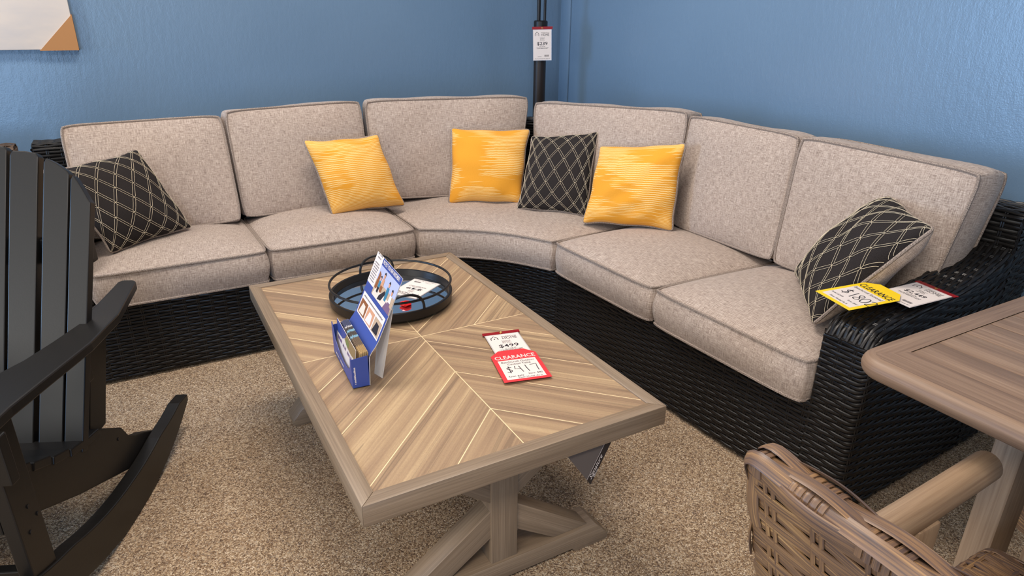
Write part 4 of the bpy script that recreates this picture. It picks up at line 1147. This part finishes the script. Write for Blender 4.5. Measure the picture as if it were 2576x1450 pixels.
# border rails with bull-nose: four mitred sweeps
prof = [(.0, -TT), (.0, 0)]
def rail(p0, p1, d_in, name):
    p0, p1 = np.array(p0, float), np.array(p1, float)
def ring_pt(ins, z):
    r = max(.055-ins, .012); return [(x, y, z) for x, y in rrect(HX-ins, HY-ins, r)]
rings = []
for t in np.linspace(-PI/2, PI/2, 11):
    rings.append(ring_pt(.02*(1-math.cos(t)), ZT-TT/2+TT/2*math.sin(t)))
n = len(rings[0])
V = np.array(sum(rings, [])); per = np.r_[0, np.cumsum(np.linalg.norm(np.diff(np.array(rings[0]), axis=0), axis=1))]
UVr = np.array([(per[k], j*.006) for j in range(len(rings)) for k in range(n)])
F = [(j*n+k, j*n+(k+1) % n, (j+1)*n+(k+1) % n, (j+1)*n+k) for j in range(len(rings)-1) for k in range(n)]
mb.add(V, F, UVr)
# flat top of the border with mitres, and underside
bx_, by_ = .095, .056
i0 = .02
flat = rrect(HX-i0, HY-i0, .035)
def side_of(p):
    x, y = p; dx, dy = (HX-i0)-abs(x), (HY-i0)-abs(y)
    return 0
inn = [(-HX+bx_, -HY+by_), (HX-bx_, -HY+by_), (HX-bx_, HY-by_), (-HX+bx_, HY-by_)]
q = 9
# rrect order: corner ++ , -+ , --, +-
cpp, cmp_, cmm, cpm = flat[0:9], flat[9:18], flat[18:27], flat[27:36]
mid_ = lambda c: c[4]
segs = [([cpp[4:], cmp_[:5]], inn[2], inn[3], 0), ([cmp_[4:], cmm[:5]], inn[3], inn[0], 1), ([cmm[4:], cpm[:5]], inn[0], inn[1], 0), ([cpm[4:], cpp[:5]], inn[1], inn[2], 1)]
for (a_, b_), s0, s1, ax in segs:
    pts = list(a_)+list(b_)+[s1, s0]
    o_ = random.random()*4
    mb.add([(x, y, ZT) for x, y in pts], [list(range(len(pts)))], [((x, y)[ax]+o_, (x, y)[1-ax]) for x, y in pts])
mb.add([(x, y, ZT-TT) for x, y in rrect(HX-i0, HY-i0, .035)], [list(range(36))[::-1]])
mb.build('top_frame', M_TEAK, root, angle=35)
nP = 8; pw = (2*HX-2*bx_)/nP
mb = MB(); box(mb, (-HX+bx_-.006, -HY+by_-.006, ZT-.03), (HX-bx_+.006, HY-by_+.006, ZT-.0035), 0, 1)
for k in range(nP):
    x0 = -HX+bx_+k*pw; m2 = MB(); box(mb, (x0+.0006, -HY+by_, ZT-.02), (x0+pw-.0006, HY-by_, ZT-.0012), .0012, 1)
mb.build('top_planks', M_TEAK, root)
for sx in (-1, 1):
    for sy in (-1, 1):
        # legs: oblong section set in from the corners
        xa, xb = (-HX+.197, -HX+.283) if sx < 0 else (HX-.283, HX-.197)
        ya, yb_ = (HY-.222, HY-.187) if sy > 0 else (-HY+.187, -HY+.222)
        mb = MB(); box(mb, (xa, ya-.015, 0), (xb, yb_, ZT-TT), .004, 2); mb.build('leg', M_TEAKL, root)

# ------------------------------------------------------------------ wicker dining chairs
def copy_tree(o, parent=None):
    c = o.copy(); COL.objects.link(c)
    if parent is not None: c.parent = parent
    for ch in list(o.children): copy_tree(ch, c)
    return c
def dining_chair(label, loc, rz):
    """local: x forward, y to the sitter's left; origin on the floor under the back"""
    root = thing('dining_chair', label, 'chair', loc, rz, 'wicker dining chairs')
    mats = [M_WBR, M_WBRD]; W2 = .317
    xb = lambda z: -.02-(z-.43)*.28
    # back shell: rows wrap round both sides
    loop = rounded([(.045, -W2+.02), (.045, -W2), (0, -W2), (0, W2), (.045, W2), (.045, W2-.02)], .016, 5)
    loop = rounded([(.045, -W2+.12), (.05, -W2), (-.003, -W2), (-.003, W2), (.05, W2), (.045, W2-.12)], .02, 6)[::-1]
    Pp = loop; Ls = np.r_[0, np.cumsum(np.linalg.norm(np.diff(Pp, axis=0), axis=1))]
    def Sb(u, v):
        x = np.interp(u, Ls, Pp[:, 0]); y = np.interp(u, Ls, Pp[:, 1]); e = .006
        tx = np.interp(u+e, Ls, Pp[:, 0])-np.interp(u-e, Ls, Pp[:, 0]); ty = np.interp(u+e, Ls, Pp[:, 1])-np.interp(u-e, Ls, Pp[:, 1]); l = np.hypot(tx, ty)+1e-9
        z = .36+(.815-.36)*v; bow = -.012*(1-(y/W2)**2)
        N = np.c_[ty/l, -tx/l, np.zeros_like(l)]
        # outward: away from the shell centre line
        sgn = np.sign((x-.022)*N[:, 0]+(y*.08)*N[:, 1]+1e-6)
        N = N*sgn[:, None]
        D = np.tile([-.27, 0, .96], (len(x), 1))
        return np.c_[x+xb(z)+bow, y, z], N, D
    mb = MB(); weave(mb, Sb, Ls[-1], 25, .068, amp=.0023, hh=.0106, tt=.0022, stake=.0035, cs=6, pair=.012, core=-.005)
    mb.build('backrest', mats, root)
    # rim: flat strands woven lengthwise over short wrapped bands
    mb = MB(); yz = rounded([(-W2+.004, .66), (-W2+.004, .84), (W2-.004, .84), (W2-.004, .66)], .035, 9)
    tt_ = np.r_[0, np.cumsum(np.linalg.norm(np.diff(yz, axis=0), axis=1))]; k_ = np.linspace(0, tt_[-1], 90)
    yy = np.interp(k_, tt_, yz[:, 0]); zr = np.interp(k_, tt_, yz[:, 1])
    Sr, lr, wr_ = cap_surface(np.c_[xb(zr)+.021-.012*(1-np.clip(yy/W2, -1, 1)**2), yy, zr], (1, 0, 0), .050, .024, (-.08, 0, .62))
    def Sr2(u, v):
        P, N, D = Sr(u, v); return P+N*(.0015*np.sin(u*37+v*19))[:, None], N, D
    weave(mb, Sr2, lr, 6, .088, amp=.0036, hh=.0098, tt=.0018, stakes=False, per=8, cs=8, core=-.006)
    vv = np.linspace(0, 1, 22)
    for k in range(int(lr/.088)+1):
        for j in range(-2, 3):
            uk = k*.088+j*.0098
            if 0 < uk < lr:
                P, N, D = Sr(np.full(22, uk), vv); tube(mb, P-N*.0006, .0016, 6, flat=2.7, up=N, caps=False)
    mb.build('top_rim', mats, root)
    W2 = .295
    # seat: rows run across, rolled over the front and the sides
    fx, bxx = .54, .03
    def Ss(u, v):
        W = W2-.02
        sprof = rounded([(-W, .30), (-W, .44), (W, .44), (W, .30)], .035, 7); sl = np.r_[0, np.cumsum(np.linalg.norm(np.diff(sprof, axis=0), axis=1))]
        uu = u/lenU*sl[-1]
        y = np.interp(uu, sl, sprof[:, 0]); z = np.interp(uu, sl, sprof[:, 1]); e = .004
        ty = np.interp(uu+e, sl, sprof[:, 0])-np.interp(uu-e, sl, sprof[:, 0]); tz = np.interp(uu+e, sl, sprof[:, 1])-np.interp(uu-e, sl, sprof[:, 1]); l = np.hypot(ty, tz)+1e-9
        fprof = rounded([(bxx, 0), (fx, 0), (fx, -.12)], .05, 9); fl_ = np.r_[0, np.cumsum(np.linalg.norm(np.diff(fprof, axis=0), axis=1))]
        ss = v*fl_[-1]; x = np.interp(ss, fl_, fprof[:, 0]); dz = np.interp(ss, fl_, fprof[:, 1])
        ddx = np.interp(ss+e, fl_, fprof[:, 0])-np.interp(ss-e, fl_, fprof[:, 0]); ddz = np.interp(ss+e, fl_, fprof[:, 1])-np.interp(ss-e, fl_, fprof[:, 1]); lf = np.hypot(ddx, ddz)+1e-9
        drop = np.clip(-(z-.44)/.14, 0, 1)
        zz = np.minimum(z, .44+dz) if False else z+dz*(1-drop)
        N = np.c_[-ddz/lf*0+np.where(dz < -.001, -ddz/lf, 0), -tz/l, ty/l]
        N = N/np.linalg.norm(N, axis=1)[:, None]
        D = np.c_[ddx/lf, 0*lf, ddz/lf]
        # round the plan corners
        rcut = .05; over = np.clip((np.abs(y)-(W-rcut))/rcut, 0, 1); x = np.where(x > fx-rcut, x-(1-np.sqrt(np.clip(1-over**2, 0, 1)))*rcut*((x-(fx-rcut))/rcut), x)
        return np.c_[x, y, zz], N, D
    lenU = 2*(W2-.02)+.28-.03
    mb = MB(); weave(mb, Ss, lenU, 38, .06, amp=.0024, hh=.0105, tt=.0022, stake=.004, pair=.012, core=-.006)
    mb.build('seat', mats, root)
    for sy in (-1, 1):
        # arm: thick rounded bar from the back to beyond the seat
        P = np.array([[xb(.62)+.03, sy*(W2-.012), .592], [.08, sy*(W2-.01), .594], [.24, sy*(W2-.006), .597], [.40, sy*(W2), .6], [.478, sy*(W2+.004), .60]])
        t = np.linspace(0, 4, 24); P = np.stack([np.interp(t, range(5), P[:, k]) for k in range(3)], -1)
        r = np.full(24, .028); P = np.r_[P, P[-1:]+(P[-1]-P[-2])/np.linalg.norm(P[-1]-P[-2])*np.array([[.006]])]; r = np.r_[r, .022]
        mb = MB(); tube(mb, P, r, 20, flat=.92); mb.build('arm', M_TEAKL, root)
        mb = MB(); box(mb, (.235, sy*(W2-.012)-.021, 0), (.295, sy*(W2-.012)+.021, .585), .006, 2); mb.build('leg', M_TEAKL, root)
        mb = MB(); box(mb, (.43, sy*(W2-.075)-.02, 0), (.475, sy*(W2-.075)+.02, .40), .006, 2); mb.build('leg', M_TEAKL, root)
    return root
ch = dining_chair('near wicker dining chair seen from behind, at lower right, with round wooden arm', (.703, .134, 0), 0)
c2 = copy_tree(ch); c2.location = (2.01, .20, 0); c2.rotation_euler = (0, 0, PI)
c2['label'] = 'wicker dining chair half hidden under the wooden dining table, past its leg'

# ------------------------------------------------------------------ light
def area(name, loc, sx, sy, power, col, rot=(0, 0, 0)):
    l = bpy.data.lights.new(name, 'AREA'); l.shape = 'RECTANGLE'; l.size = sx; l.size_y = sy; l.energy = power; l.color = col
    o = bpy.data.objects.new(name, l); COL.objects.link(o); o.location = loc; o.rotation_euler = rot; return o
WARM = (1.0, .90, .81)
for x, y, pw_ in ((-1.8, 2.2, 24), (.65, 2.0, 60), (-1.8, -.6, 46), (-.2, -.6, 44)):
    area('ceiling_panel_light', (x, y, HC-.03), 1.2, .6, pw_, WARM)
area('window_light', (-4.2, 3.1, 1.35), 1.5, 1.0, 105, (.34, .60, 1.0), (0, math.radians(-90), 0))
area('window_light', (-4.4, -.3, 1.75), 1.9, 2.8, 95, (.97, .96, .92), (0, math.radians(-90), 0))
area('window_light', (-1.5, -3.6, .85), 1.1, 1.4, 70, (.34, .60, 1.0), (math.radians(90), 0, math.radians(-6)))
w = bpy.data.worlds.new('room_ambient'); SC.world = w; w.use_nodes = True
w.node_tree.nodes['Background'].inputs[0].default_value = (1.0, .94, .89, 1); w.node_tree.nodes['Background'].inputs[1].default_value = .16
SC.view_settings.view_transform = 'Standard'; SC.view_settings.look = 'None'; SC.view_settings.gamma = 1; SC.view_settings.exposure = -0.06
SC.view_settings.use_curve_mapping = False
